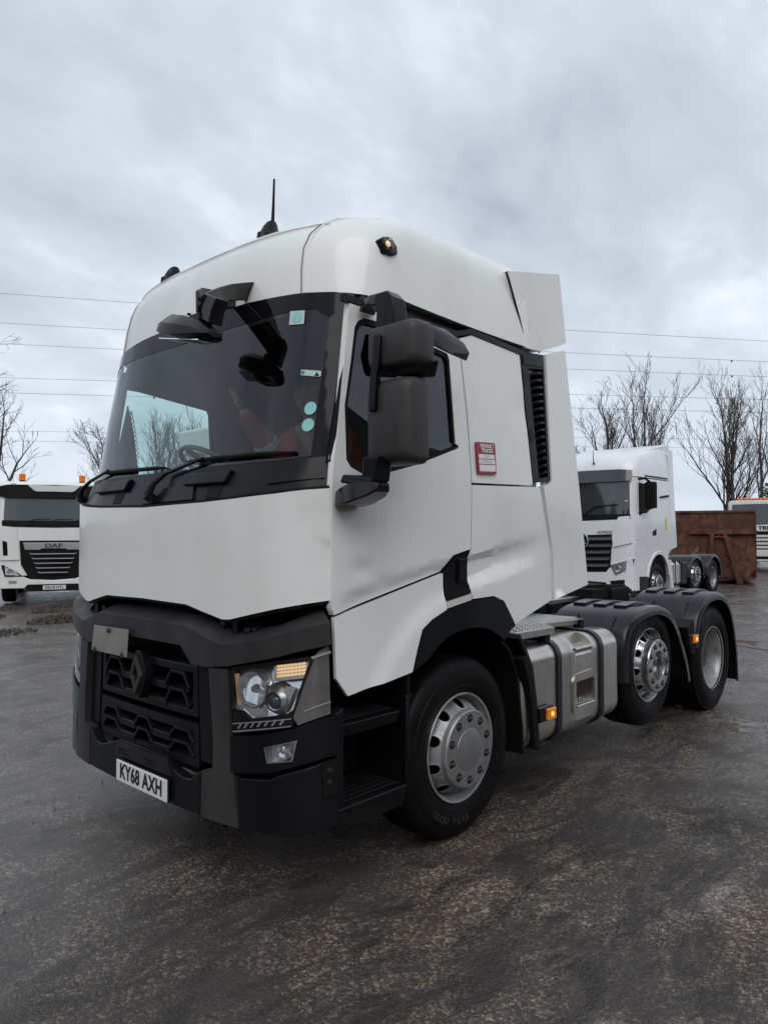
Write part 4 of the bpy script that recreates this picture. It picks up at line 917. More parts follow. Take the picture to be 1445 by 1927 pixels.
padset = [(.16, .27, y_, y_ - .09) for y_ in (-.70, -1.02)] + [(.34, .60, y_, y_ - .11) for y_ in (-.62, -.80, -.98)]
padset2 = [(.10, .22, y_, y_ - .09) for y_ in (-.70, -1.02)] + [(.28, .55, y_, y_ - .11) for y_ in (-.62, -.80, -.98)]
for s in (-1, 1):
    ps = [(a, c, ya * -s, yb * -s) for a, c, ya, yb in padset]; ps2 = [(a, c, ya * -s, yb * -s) for a, c, ya, yb in padset2]
    fender([(3.385, .56), (3.39, .80), (3.44, .95), (3.58, 1.055), (3.80, 1.10), (4.05, 1.105), (4.28, 1.05), (4.44, .94), (4.58, .76), (4.70, .56), (4.76, .40)], s * 1.235, s * .58, ps)
    fender([(4.86, .66), (4.88, .82), (4.97, .97), (5.14, 1.09), (5.38, 1.135), (5.62, 1.115), (5.82, 1.02), (5.95, .86), (6.03, .66), (6.08, .45), (6.10, .20)], s * 1.235, s * .58, ps2)
    mesh('mudguard_bracket', BLACK, T, lambda b: b.hull([(4.70, s * 1.225, .86), (4.88, s * 1.225, .92), (4.88, s * 1.225, .60), (4.80, s * 1.225, .62)], [(4.70, s * 1.0, .86), (4.88, s * 1.0, .92), (4.88, s * 1.0, .60), (4.80, s * 1.0, .62)]), bevel=.008)
    mesh('mudguard_stay', BLACK, T, lambda b: b.box(3.40, 3.46, min(s * .6, s * 1.15), max(s * .6, s * 1.15), .55, .9), bevel=.008)
def marker(x_, y_, z_):
    M_ = empty('side_marker', (x_, y_, z_), parent=T)
    mesh('marker_base', DARKPL, M_, lambda b: b.box(-.11, .06, -.005, .03, -.045, .045), bevel=.005)
    mesh('marker_lens', AMBER, M_, lambda b: b.box(-.045, .055, -.028, -.005, -.036, .036), bevel=.006, seg=3)
    mesh('marker_bulb', AMBERLIT, M_, lambda b: b.lathe([(.001, -.034), (.012, -.033), (.017, -.028), (.017, -.02)], (.005, 0, 0), 14))
    return M_
marker(2.22, -1.262, .555); marker(4.795, -1.245, .755)

# ================================================================ fuel tank
TK = empty('fuel_tank', parent=T)
def rr(y0, y1, z0, z1, r, k=6, notch=None):
    pts = []
    for cx, cz_, a0 in ((y0 + r, z0 + r, 180), (y1 - r, z0 + r, 270), (y1 - r, z1 - r, 0), (y0 + r, z1 - r, 90)):
        for i in range(k + 1):
            a = R(a0 + 90 * i / k); pts.append((cx + r * math.cos(a), cz_ + r * math.sin(a)))
    return pts
TY0, TY1, TZ0, TZ1 = -1.225, -.60, .335, .985
sec = rr(TY0, TY1, TZ0, TZ1, .12)
def ring(x_, sc=1.0, pts=sec):
    cy, cz_ = (TY0 + TY1) / 2, (TZ0 + TZ1) / 2; return [(x_, cy + (y_ - cy) * sc, cz_ + (z_ - cz_) * sc) for y_, z_ in pts]
mesh('tank_shell', ALU, TK, lambda b: b.loft([ring(1.985, .90), ring(1.995, .955), ring(2.015, .985), ring(2.05, 1.0), ring(2.58, 1.0)]), angle=35)
mesh('tank_shell', ALU, TK, lambda b: b.loft([ring(2.955, 1.0), ring(3.27, 1.0), ring(3.30, .985), ring(3.315, .955), ring(3.32, .90)]), angle=35)
mesh('end_bead', ALU, TK, lambda b: b.loft([ring(2.045, 1.0), ring(2.05, 1.012), ring(2.06, 1.012), ring(2.065, 1.0)]), angle=50)
# middle section with the step opening and the notch above it
msec = [(TY0 + .04, .36), (TY0, .42), (TY0, .505), (TY0 + .20, .505), (TY0 + .20, .69), (TY0, .69), (TY0, .86), (TY0 + .03, .90), (TY0 + .11, .905), (TY0 + .14, .985), (TY1 + -.04, .985), (TY1, .94), (TY1, .38), (TY1 - .04, .335), (TY0 + .12, .335)]
mesh('tank_step_section', ALU, TK, lambda b: b.prism(msec, 'x', 2.64, 2.90), bevel=.008, seg=3)
msolid = [(TY0 + .035, .37), (TY0, .45), (TY0, .87), (TY0 + .035, .95), (TY0 + .12, .985), (TY1 - .12, .985), (TY1 - .035, .95), (TY1, .87), (TY1, .45), (TY1 - .035, .37), (TY1 - .12, .335), (TY0 + .12, .335)]
for a_, b_ in ((2.575, 2.645), (2.895, 2.96)):
    mesh('tank_shell', ALU, TK, lambda b: b.loft([ring(a_), ring(b_)]), angle=35)
def frm(b):
    o = rounded([(2.600, .475), (2.945, .480), (2.945, .715), (2.905, .745), (2.64, .735), (2.60, .70)], .03); i_ = rounded([(2.640, .510), (2.903, .513), (2.903, .688), (2.640, .686)], .02)
    plate(b, o, lambda u, v, q_: (u, TY0 - .010 - q_, v), .014, [i_], st=.06)
mesh('opening_frame', ALU, TK, frm, bevel=.005, seg=3)
mesh('step_tread', ALU2, TK, lambda b: (b.box(2.645, 2.90, TY0 - .006, TY0 + .18, .505, .520), b.tube([(2.645, TY0 - .004, .516), (2.90, TY0 - .004, .516)], .011, 8)))
mesh('upper_step_tread', ALU2, TK, lambda b: (b.box(2.645, 2.895, TY0 + .0, TY0 + .12, .898, .912), b.tube([(2.645, TY0 + .002, .905), (2.895, TY0 + .002, .905)], .012, 8)), bevel=.002)
for xs_ in (2.415, 3.02):
    m_ = mat('tank_strap_rubber', (.009, .010, .015), .4, rvar=.1, spec=.35)
    def stp(b):
        a = [(xs_ - .028, y_, z_) for y_, z_ in rr(TY0 - .006, TY1 + .006, TZ0 - .006, TZ1 + .006, .125)]
        b.loft([[(xs_ - .028, p[1], p[2]) for p in a], [(xs_ - .026, p[1] + (p[1] + .91) * .02, p[2] + (p[2] - .66) * .02) for p in a], [(xs_ + .026, p[1] + (p[1] + .91) * .02, p[2] + (p[2] - .66) * .02) for p in a], [(xs_ + .028, p[1], p[2]) for p in a]])
    mesh('tank_strap', m_, TK, stp, angle=35)
mesh('drain_valve', NUT, TK, lambda b: (b.tube([(2.10, -1.12, .97), (2.10, -1.12, 1.02)], .014, 8), b.box(2.075, 2.125, -1.135, -1.105, 1.015, 1.03)))
# catwalk of tread plate above the tank
CW = empty('catwalk', parent=T)
mesh('walk_plate', ALU2, CW, lambda b: (b.hull([(1.93, -1.16, 1.075), (2.16, -.52, 1.075), (2.75, -.52, 1.07), (2.60, -.98, 1.07), (2.42, -1.165, 1.07)], [(1.93, -1.16, 1.058), (2.16, -.52, 1.058), (2.75, -.52, 1.053), (2.60, -.98, 1.053), (2.42, -1.165, 1.053)])), bevel=.003)
mesh('walk_plate', ALU2, CW, lambda b: b.box(2.66, 3.26, -.92, -.52, 1.035, 1.052), bevel=.003)
mesh('walk_edge', ALU2, CW, lambda b: (b.bar((1.925, -1.17, 1.055), (2.44, -1.175, 1.05), .02, .045), b.bar((2.44, -1.175, 1.05), (2.62, -.98, 1.05), .02, .04), b.bar((2.62, -.98, 1.05), (3.25, -.95, 1.025), .05, .035)), bevel=.003)
for p in ((2.38, -1.14, .97), (3.18, -.97, .97), (2.62, -.96, .97)): mesh('walk_bracket', BLACK, CW, lambda b: b.box(p[0] - .03, p[0] + .03, p[1] - .03, p[1] + .03, p[2], p[2] + .075), bevel=.004)
stb = MB()
random.seed(3)
for i in range(22):
    for j in range(13):
        x_ = 1.99 + i * .034 + j * .012; y_ = -1.13 + j * .048
        if y_ > -.54 or x_ > 2.70 or (y_ < -.97 and x_ > 2.42 + (y_ + 1.165) * .9): continue
        a = R(35 if (i + j) % 2 else -35); c, s_ = math.cos(a), math.sin(a); z_ = 1.0745
        stb.add([(x_ + c * .014, y_ + s_ * .014, z_), (x_ - s_ * .006, y_ + c * .006, z_), (x_ - c * .014, y_ - s_ * .014, z_), (x_ + s_ * .006, y_ - c * .006, z_), (x_, y_, z_ + .009)], [(0, 1, 4), (1, 2, 4), (2, 3, 4), (3, 0, 4)])
for i in range(8):
    for j in range(3):
        x_, y_ = 2.66 + i * .032, TY0 + .03 + j * .035
        stb.add([(x_ + .012, y_, .911), (x_, y_ + .008, .911), (x_ - .012, y_, .911), (x_, y_ - .008, .911), (x_, y_, .919)], [(0, 1, 4), (1, 2, 4), (2, 3, 4), (3, 0, 4)])
        stb.add([(x_ + .012, y_, .519), (x_, y_ + .008, .519), (x_ - .012, y_, .519), (x_, y_ - .008, .519), (x_, y_, .527)], [(0, 1, 4), (1, 2, 4), (2, 3, 4), (3, 0, 4)])
tag(stb.build('tread_studs', ALU2, CW, smooth=False), kind='stuff')

# ================================================================ chassis
CH = empty('chassis', parent=T)
for s in (-1, 1): mesh('frame_rail', BLACK, CH, lambda b: b.box(.5, 6.25, s * .39 - .04, s * .39 + .04, .72, .99), bevel=.01)
mesh('cross_members', BLACK, CH, lambda b: [b.box(x_, x_ + .12, -.39, .39, .76, .95) for x_ in (2.4, 3.3, 4.2, 4.75, 5.6, 6.13)])
mesh('axles', BLACK, CH, lambda b: [b.tube([(x_, -1.0, z_), (x_, 1.0, z_)], .085, 12) for x_, z_ in ((1.40, .5), (3.965, .625), (5.47, .5))])
mesh('under_floor', BLACK, CH, lambda b: (b.box(.45, 2.2, -.60, .60, .42, 1.3), b.box(.42, .90, -.85, .85, .34, 1.0), b.box(2.0, 3.3, .6, 1.2, .35, .98), b.box(2.1, 3.3, -.56, .56, .5, .98)), bevel=.01)
FW = empty('fifth_wheel', parent=T)
mesh('coupling_plate', BLACK, FW, lambda b: b.hull([(4.55, y_ * .9, 1.20) for y_ in (-.25, .25)] + [(4.75, .42, 1.21), (5.2, .42, 1.19), (5.65, .3, 1.1), (5.65, .12, 1.1), (5.2, .06, 1.18), (5.2, -.06, 1.18), (5.65, -.12, 1.1), (5.65, -.3, 1.1), (5.2, -.42, 1.19), (4.75, -.42, 1.21)],
     [(4.55, y_ * .9, 1.15) for y_ in (-.25, .25)] + [(4.75, .42, 1.16), (5.2, .42, 1.14), (5.65, .3, 1.06), (5.65, .12, 1.06), (5.2, .06, 1.13), (5.2, -.06, 1.13), (5.65, -.12, 1.06), (5.65, -.3, 1.06), (5.2, -.42, 1.14), (4.75, -.42, 1.16)]), bevel=.01)
mesh('coupling_mount', BLACK, FW, lambda b: (b.box(4.85, 5.25, -.45, -.3, .95, 1.16), b.box(4.85, 5.25, .3, .45, .95, 1.16), b.box(4.4, 5.8, -.5, .5, .98, 1.0)), bevel=.01)
random.seed(11)
mesh('air_lines', DARKPL, CH, lambda b: [b.tube([(2.35 + .1 * k, -.5 + .12 * k, 1.0), (2.6 + .12 * k, -.45 + .13 * k, 1.10 + .03 * (k % 3)), (3.2 + .05 * k, -.3 + .1 * k, 1.07), (3.9, -.3 + .08 * k, 1.02)], .016, 6) for k in range(7)])
mesh('rear_clutter', BLACK, CH, lambda b: (b.box(2.3, 2.9, -.35, .1, 1.0, 1.13), b.box(3.0, 3.3, -.5, -.2, 1.0, 1.12), b.tube([(3.45, -.5, 1.06), (3.45, .5, 1.06)], .07, 12), b.tube([(2.5, -.5, 1.1), (3.4, -.45, 1.1)], .045, 10), b.box(3.6, 3.75, -.5, .5, 1.02, 1.10), b.box(2.32, 2.5, -.55, -.42, 1.0, 1.2)), bevel=.006)
mesh('step_bar', ALU, CH, lambda b: b.box(3.85, 4.5, -.30, -.18, 1.06, 1.10), bevel=.005)
mesh('warning_panel', BLACK, CH, lambda b: b.box(4.5, 4.85, -.42, -.15, 1.02, 1.17), bevel=.008)

# ================================================================ cab steps
ST = empty('cab_steps', parent=T)
for s in (-1, 1):
    mesh('step_well', BLACK, ST, lambda b: (b.box(.40, .90, s * .84 if s > 0 else -.88, s * .88 if s > 0 else -.84, .33, 1.3),), bevel=.0)
    for (z0, z1, x0, x1, yo) in ((.33, .445, .405, .875, 1.245), (.745, .815, .405, .845, 1.225)):
        mesh('step_box', DARKPL, ST, lambda b: b.hull([(x0, s * .86, z1), (x1, s * .86, z1), (x1, s * yo, z1 - .005), (x0, s * yo, z1 - .005)], [(x0, s * .86, z0), (x1, s * .86, z0), (x1 - .01, s * (yo - .02), z0), (x0, s * (yo - .02), z0)]), bevel=.010, seg=3)
        mesh('step_tread', BLACK, ST, lambda b: [b.box(x0 + .03, x1 - .03, s * (yo - .05 - .04 * k) - .012, s * (yo - .05 - .04 * k) + .012, z1, z1 + .008) for k in range(7)], bevel=.003)
        mesh('grip_teeth', BLACK, ST, lambda b: [b.box(x0 + .05 + .024 * k, x0 + .062 + .024 * k, s * yo - .006, s * yo + .003, z1 - .026, z1 - .016) for k in range(15)])
    mesh('step_side_panel', DARKPL, ST, lambda b: b.hull([(.885, s * 1.225, .335), (.885, s * 1.225, .875), (.945, s * 1.215, .875), (.93, s * 1.215, .84), (.915, s * 1.215, .70), (.905, s * 1.21, .40), (.90, s * 1.2, .335)], [(.885, s * .86, .335), (.885, s * .86, .875), (.945, s * .86, .875), (.93, s * .86, .84), (.915, s * .86, .70), (.905, s * .86, .40), (.90, s * .86, .335)]), bevel=.006)

# ================================================================ mirrors
def mirrors(s):
    """s=-1 near side"""
    MR = empty('mirror_assembly', parent=T); Y = lambda v: s * v
    def head(name, z0, z1, y0, y1, x0, x1, r):
        A = []
        for t_, sc, xx in ((0, .70, x0), (.06, .86, x0 + .012), (.2, .96, x0 + .035), (.5, 1.0, x0 + .08), (.92, 1.0, x1 - .01), (1, .985, x1)):
            cy, cz_ = (y0 + y1) / 2, (z0 + z1) / 2; hw, hh = (y1 - y0) / 2 * sc, (z1 - z0) / 2 * (1 - (1 - sc) * .8)
            A.append([(xx, Y(cy + (p[0] - cy)), p[1]) for p in rr(cy - hw, cy + hw, cz_ - hh, cz_ + hh, r, 5)])
        b = MB(); b.loft(A); b.build(name, MIRPL, MR, angle=45)
        mesh('mirror_glass', MIRG, MR, lambda q_: q_.prism([(Y(y0 + .02), z0 + .02), (Y(y1 - .02), z0 + .02), (Y(y1 - .02), z1 - .02), (Y(y0 + .02), z1 - .02)], 'x', x1 - .002, x1 + .002))
    head('wide_mirror_housing', 2.435, 2.645, 1.335, 1.640, .46, .60, .045)
    head('main_mirror_housing', 2.005, 2.395, 1.335, 1.610, .46, .60, .040)
    mesh('mirror_underside', BLACK, MR, lambda b: b.hull([(.50, Y(1.42), 2.45), (.62, Y(1.42), 2.45), (.62, Y(1.66), 2.47), (.50, Y(1.62), 2.45)], [(.50, Y(1.50), 2.405), (.62, Y(1.50), 2.405), (.64, Y(1.62), 2.40), (.52, Y(1.60), 2.40)]), bevel=.012, seg=3)
    mesh('mirror_arm', DARKPL, MR, lambda b: b.loft([[(.44, Y(c - h_), z_), (.44, Y(c + h_), z_), (.475, Y(c + h_ * .8), z_), (.475, Y(c - h_ * .8), z_)] for c, h_, z_ in ((1.405, .020, 2.245), (1.408, .020, 2.26), (1.415, .024, 2.40), (1.43, .022, 2.46), (1.437, .018, 2.58), (1.437, .012, 2.59))]), bevel=.006)
    mesh('upper_arm', DARKPL, MR, lambda b: (b.loft([[(x_ - .05, Y(y_), z_ - h_), (x_ - .03, Y(y_), z_ + h_), (x_ + .06, Y(y_), z_ + h_), (x_ + .06, Y(y_), z_ - h_)] for x_, y_, z_, h_ in ((.60, 1.215, 2.785, .022), (.56, 1.27, 2.787, .020), (.53, 1.34, 2.78, .026), (.52, 1.42, 2.765, .034))]),
         b.loft([[(.47, Y(y0), z_), (.56, Y(y0), z_), (.56, Y(y1), z_), (.47, Y(y1), z_)] for y0, y1, z_ in ((1.40, 1.47, 2.790), (1.39, 1.505, 2.755), (1.405, 1.515, 2.70), (1.40, 1.51, 2.62))])), bevel=.008, seg=2)
    mesh('lower_arm', DARKPL, MR, lambda b: (b.loft([[(.42, Y(y0), z_), (.52, Y(y0), z_), (.52, Y(y1), z_), (.42, Y(y1), z_)] for y0, y1, z_ in ((1.365, 1.46, 2.04), (1.365, 1.455, 1.97), (1.345, 1.445, 1.925))]),
         b.hull([(.38, Y(1.28), 1.965), (.50, Y(1.24), 1.965), (.50, Y(1.44), 1.955), (.40, Y(1.44), 1.945)], [(.36, Y(1.28), 1.925), (.52, Y(1.22), 1.925), (.52, Y(1.44), 1.915), (.40, Y(1.44), 1.905)])), bevel=.010, seg=2)
    mesh('arm_foot', GLOSSBLK, MR, lambda b: b.loft([[(x0, Y(y_), z0), (x0 + .01, Y(y_), z1), (x1, Y(y_), z1), (x1, Y(y_), z0)] for y_, x0, x1, z0, z1 in ((1.205, .40, .56, 1.825, 1.895), (1.26, .37, .55, 1.82, 1.905), (1.34, .36, .53, 1.832, 1.925), (1.43, .375, .51, 1.858, 1.925), (1.475, .40, .49, 1.885, 1.92))]), bevel=.010, seg=3)
    # kerb-view mirror on its bracket above the window
    KM = empty('kerb_mirror', parent=T)
    mesh('bracket', DARKPL, KM, lambda b: b.loft([[(.86, Y(1.22), 2.785), (.98, Y(1.22), 2.785), (.98, Y(1.22), 2.76), (.86, Y(1.22), 2.76)], [(.80, Y(1.36), 2.745), (.98, Y(1.36), 2.755), (.98, Y(1.36), 2.715), (.80, Y(1.36), 2.71)]]), bevel=.006)
    mesh('kerb_mirror_housing', GLOSSBLK, KM, lambda b: b.loft([[(.745, Y(1.34), 2.675), (.76, Y(1.34), 2.745), (.97, Y(1.30), 2.765), (1.0, Y(1.26), 2.70)], [(.79, Y(1.42), 2.635), (.80, Y(1.40), 2.725), (1.02, Y(1.38), 2.745), (1.05, Y(1.32), 2.655)], [(.88, Y(1.50), 2.575), (.89, Y(1.47), 2.64), (1.06, Y(1.47), 2.665), (1.10, Y(1.42), 2.60)], [(.91, Y(1.51), 2.565), (.92, Y(1.50), 2.59), (1.07, Y(1.50), 2.61), (1.09, Y(1.46), 2.575)]]), bevel=.016, seg=3)
mirrors(-1)
# front-view mirror
FM = empty('front_mirror', parent=T)
def fmh(b):
    A = []
    for y_, x0, x1, z0, z1 in ((-.275, .05, .11, 2.758, 2.795), (-.305, .00, .15, 2.718, 2.812), (-.38, -.03, .165, 2.690, 2.812), (-.50, -.04, .165, 2.655, 2.780), (-.62, -.03, .155, 2.638, 2.735), (-.70, -.01, .13, 2.630, 2.680), (-.73, .02, .10, 2.634, 2.662)):
        xm = (x0 + x1) / 2; A.append([(x0, y_, z0 + .012), (x0 + .012, y_, z0 + (z1 - z0) * .55), (xm - .02, y_, z1), (xm + .05, y_, z1 - .004), (x1, y_, z0 + (z1 - z0) * .6), (x1, y_, z0), (xm, y_, z0 - .006)])
    b.loft(A)
mesh('mirror_housing', DARKPL, FM, fmh, bevel=.010, seg=3, angle=30)
mesh('mirror_hinge', DARKPL, FM, lambda b: (b.box(.05, .14, -.62, -.53, 2.735, 2.775), b.tube([(.07, -.50, 2.785), (.07, -.50, 2.797)], .011, 8), b.tube([(.10, -.56, 2.765), (.10, -.56, 2.783)], .011, 8)), bevel=.005)
mesh('mirror_neck', GLOSSBLK, FM, lambda b: (b.loft([[(x0, y0, z0), (x0 + .08, y0, z0), (x0 + .08, y1, z1), (x0, y1, z1)] for x0, y0, z0, y1, z1 in ((.06, -.575, 2.765, -.685, 2.705), (.065, -.60, 2.82, -.70, 2.77), (.08, -.615, 2.875, -.72, 2.83))]),), bevel=.008, seg=2)
def fma(b):
    # broad blade from the neck back to the fascia
    up = [(.07, -.590, 2.845), (.10, -.600, 2.885), (.17, -.600, 2.930), (.26, -.585, 2.975), (.34, -.570, 3.005), (.425, -.555, 3.035)]
    lo = [(.07, -.690, 2.790), (.10, -.690, 2.810), (.17, -.640, 2.850), (.26, -.585, 2.885), (.34, -.545, 2.915), (.425, -.510, 2.940)]
    b.loft([[(u[0], u[1] + .012, u[2]), (u[0], u[1] - .012, u[2] - .004), (l[0], l[1] - .012, l[2]), (l[0], l[1] + .012, l[2])] for u, l in zip(up, lo)])
    b.loft([[(x_, y_ - .008, z0), (x_, y_ + .008, z0), (x_, y_ + .012, z1), (x_, y_ - .012, z1)] for x_, y_, z0, z1 in ((.05, -.60, 2.775, 2.885), (.12, -.53, 2.80, 2.93), (.25, -.46, 2.86, 2.965), (.42, -.42, 2.92, 2.99))])
mesh('mirror_arm', GLOSSBLK, FM, fma, bevel=.004, seg=2)
mesh('mirror_glass', MIRG, FM, lambda b: b.hull([(.02, -.30, 2.700), (.13, -.30, 2.700), (.12, -.66, 2.628), (.02, -.66, 2.628)], [(.02, -.30, 2.696), (.13, -.30, 2.696), (.12, -.66, 2.624), (.02, -.66, 2.624)]))

# ================================================================ cab interior
IN = empty('interior', parent=T)
mesh('floor', INTER, IN, lambda b: b.box(.45, 1.98, -1.1, 1.1, 1.28, 1.34))
mesh('back_trim', INTER, IN, lambda b: b.box(1.93, 1.975, -1.17, 1.17, 1.34, 3.1))
mesh('headlining', INTER, IN, lambda b: (b.box(.62, 1.97, -1.16, 1.16, 2.86, 2.89), b.box(.60, .70, -.95, .95, 2.80, 2.86)))
for s in (-1, 1):
    a_, c_ = sorted((s * 1.15, s * 1.175))
    mesh('side_trim', INTER, IN, lambda b: b.prism([(.5, 1.34), (1.95, 1.34), (1.95, 2.87), (.62, 2.87), (.58, 2.745), (.9, 2.735), (1.20 + (.13 if s > 0 else 0), 2.70), (1.27 + (.13 if s > 0 else 0), 2.20), (.96, 2.08), (.5, 1.99)], 'y', a_, c_))
def dash(b):
    A = []
    for y_ in [-1.12 + .14 * i for i in range(17)]:
        x0 = .30 + crv(y_) * .95; h_ = .035 * math.exp(-((y_ - .55) / .28) ** 2)
        A.append([(x0, y_, 1.98), (x0 + .06, y_, 2.015), (x0 + .25, y_, 2.02 + h_), (x0 + .36, y_, 1.99 + h_), (x0 + .40, y_, 1.80), (x0 + .1, y_, 1.5)])
    b.loft(A)
mesh('dashboard', DASH, IN, dash, angle=50)
mesh('seat', INTER, IN, lambda b: (b.box(1.25, 1.75, .35, .85, 1.7, 1.85), b.hull([(1.66, .37, 1.85), (1.80, .37, 1.85), (1.80, .83, 1.85), (1.66, .83, 1.85)], [(1.78, .42, 2.5), (1.88, .42, 2.5), (1.88, .78, 2.5), (1.78, .78, 2.5)]), b.box(1.35, 1.65, .45, .75, 1.34, 1.7)), bevel=.04, seg=3)
mesh('seat', INTER, IN, lambda b: (b.box(1.35, 1.80, -.85, -.35, 1.7, 1.85), b.hull([(1.72, -.83, 1.85), (1.84, -.83, 1.85), (1.84, -.37, 1.85), (1.72, -.37, 1.85)], [(1.82, -.78, 2.5), (1.90, -.78, 2.5), (1.90, -.42, 2.5), (1.82, -.42, 2.5)]), b.box(1.4, 1.7, -.75, -.45, 1.34, 1.7)), bevel=.04, seg=3)
SW = empty('steering_wheel', (.92, .56, 2.155), parent=IN); SW.rotation_euler = (0, R(30), 0)
mesh('wheel_rim', STEER, SW, lambda b: b.tube([(.225 * math.cos(a), .225 * math.sin(a), 0) for a in [2 * math.pi * k / 40 for k in range(41)]], .017, 8))
mesh('wheel_spokes', STEER, SW, lambda b: (b.box(-.21, .0, -.03, .03, -.02, .0), b.box(-.03, .05, -.21, .21, -.02, .0), b.lathe([(.001, .01), (.07, .0), (.08, -.03)], n=16, axis='z')), bevel=.006)
mesh('grab_handle', STEER, IN, lambda b: b.tube([(.60, 1.10, 2.28), (.62, 1.06, 2.26), (.64, 1.06, 2.1), (.64, 1.10, 2.03)], .018, 8))
# dark sheet with chevron strokes at the far pillar, stands for an unidentified shape
CU = empty('pillar_pattern', parent=IN)
def cur(b):
    A = []
    for i in range(19):
        u = i / 18; z_ = 1.99 + u * .60; w_ = .34 * (1 - u ** 1.7) + .02
        A.append([(.46 + .13 * u + t_ * w_ * .55, 1.10 - .0 * u + t_ * .02 + .006 * math.sin(t_ * 30), z_) for t_ in [k / 8 for k in range(9)]])
    b.loft(A, closed=False)
cuo = mesh('patterned_sheet', mat('dark_sheet', (.008, .007, .006), .8), CU, cur); so = cuo.modifiers.new('thick', 'SOLIDIFY'); so.thickness = .006
def chev(b):
    for i in range(17):
        u = i / 18; z_ = 1.99 + u * .60; w_ = .34 * (1 - u ** 1.7) + .02
        for k in range(4):
            t0 = k / 4 + .02; x0 = .46 + .13 * u + t0 * w_ * .55; x1 = x0 + w_ * .55 * .125; x2 = x0 + w_ * .55 * .24
            for xa, xb, za, zb_ in ((x0, x1, z_, z_ + .035), (x1, x2, z_ + .035, z_)):
                b.tube([(xa, 1.085, za), (xb, 1.085, zb_)], .0022, 4)
tag(mesh('chevron_strokes', mat('stroke_grey', (.24, .22, .19), .7), CU, chev), kind='stuff')

# ================================================================ person in the cab
PR = empty('person', (1.28, -.30, 1.86), 0, 'person in an orange high-visibility jacket with grey bands, arm raised behind the windscreen', 'person')
def skin(name, nodes, edges, m, root=0, parent=PR, sub=2):
    me = bpy.data.meshes.new(name); o0_ = Vector((1.28, -.30, 1.86)); me.from_pydata([tuple(Vector(n_[0]) - o0_) for n_ in nodes], edges, [])
    bm = bmesh.new(); bm.from_mesh(me); ly = bm.verts.layers.skin.verify()
    for v_ in bm.verts:
        n_ = nodes[v_.index]; v_[ly].radius = (n_[1], n_[1] if len(n_) < 3 else n_[2]); v_[ly].use_root = (v_.index == root)
    bm.to_mesh(me); bm.free()
    o = bpy.data.objects.new(name, me); S.collection.objects.link(o); o.parent = parent; me.materials.append(m)
    o.modifiers.new('skin', 'SKIN'); s_ = o.modifiers.new('sub', 'SUBSURF'); s_.levels = sub; s_.render_levels = sub
    return o
# body: one continuous figure sitting forward on the passenger seat
body = [((1.42, -.35, 1.90), .14), ((1.36, -.33, 2.05), .14), ((1.26, -.30, 2.22), .15), ((1.18, -.27, 2.35), .12), ((1.13, -.25, 2.43), .055), ((1.09, -.24, 2.50), .075), ((1.07, -.235, 2.58), .085), ((1.07, -.235, 2.65), .055),
        ((1.16, -.46, 2.33), .075), ((1.10, -.52, 2.12), .055), ((.92, -.44, 2.06), .045),
        ((1.13, -.09, 2.31), .075), ((.96, -.08, 2.17), .056), ((.80, -.09, 2.33), .048), ((.69, -.095, 2.45), .036),
        ((1.36, -.45, 1.86), .09), ((1.02, -.46, 1.87), .075), ((.98, -.46, 1.50), .05), ((.90, -.46, 1.39), .04), ((1.36, -.24, 1.86), .09), ((1.02, -.20, 1.87), .075), ((.98, -.20, 1.50), .05), ((.90, -.20, 1.39), .04)]
be = [(0, 1), (1, 2), (2, 3), (3, 4), (4, 5), (5, 6), (6, 7), (3, 8), (8, 9), (9, 10), (3, 11), (11, 12), (12, 13), (13, 14), (0, 15), (15, 16), (16, 17), (17, 18), (0, 19), (19, 20), (20, 21), (21, 22)]
skin('body', body, be, SKIN)
jac = [((1.42, -.35, 1.92), .165), ((1.36, -.33, 2.05), .165), ((1.26, -.30, 2.22), .175), ((1.18, -.27, 2.36), .135), ((1.14, -.255, 2.41), .075),
       ((1.16, -.46, 2.33), .095), ((1.10, -.52, 2.12), .073), ((.95, -.455, 2.07), .060), ((1.13, -.09, 2.31), .095), ((.96, -.08, 2.17), .078), ((.80, -.09, 2.33), .068), ((.705, -.095, 2.43), .052)]
skin('jacket', jac, [(0, 1), (1, 2), (2, 3), (3, 4), (3, 5), (5, 6), (6, 7), (3, 8), (8, 9), (9, 10), (10, 11)], HIVIS)
skin('trousers', [((1.42, -.35, 1.86), .15), ((1.36, -.45, 1.86), .105), ((1.02, -.46, 1.87), .09), ((.98, -.46, 1.50), .07), ((.96, -.46, 1.42), .065), ((1.36, -.24, 1.86), .105), ((1.02, -.20, 1.87), .09), ((.98, -.20, 1.50), .07), ((.96, -.20, 1.42), .065)], [(0, 1), (1, 2), (2, 3), (3, 4), (0, 5), (5, 6), (6, 7), (7, 8)], DARKCLOTH)
# raised hand: palm and five fingers
hd = Vector((-.60, -.03, .72)).normalized(); hc = Vector((.685, -.095, 2.455)); ac_ = Vector((.25, .95, .2)).normalized()
for k in range(5):
    if k < 4: st_ = hc + hd * .05 + ac_ * (.027 - .018 * k); ln = (.068, .078, .072, .056)[k]; dd = (hd + ac_ * (.10 - .07 * k)).normalized()
    else: st_ = hc + hd * .01 + ac_ * .03; ln = .055; dd = (hd * .6 + ac_ * .8).normalized()
    cu_ = Vector((.3, 0, -.3))
    skin('finger', [(hc + hd * .01, .014), (st_, .010), (st_ + dd * ln * .5, .009), (st_ + (dd + cu_ * .4).normalized() * ln * .8, .008), (st_ + (dd + cu_).normalized() * ln, .007)], [(0, 1), (1, 2), (2, 3), (3, 4)], SKIN, sub=1)
skin('palm', [(hc - hd * .02, .026), (hc + hd * .03, .032, .018), (hc + hd * .05, .030, .014)], [(0, 1), (1, 2)], SKIN, sub=1)
oo = Vector((1.28, -.30, 1.86))
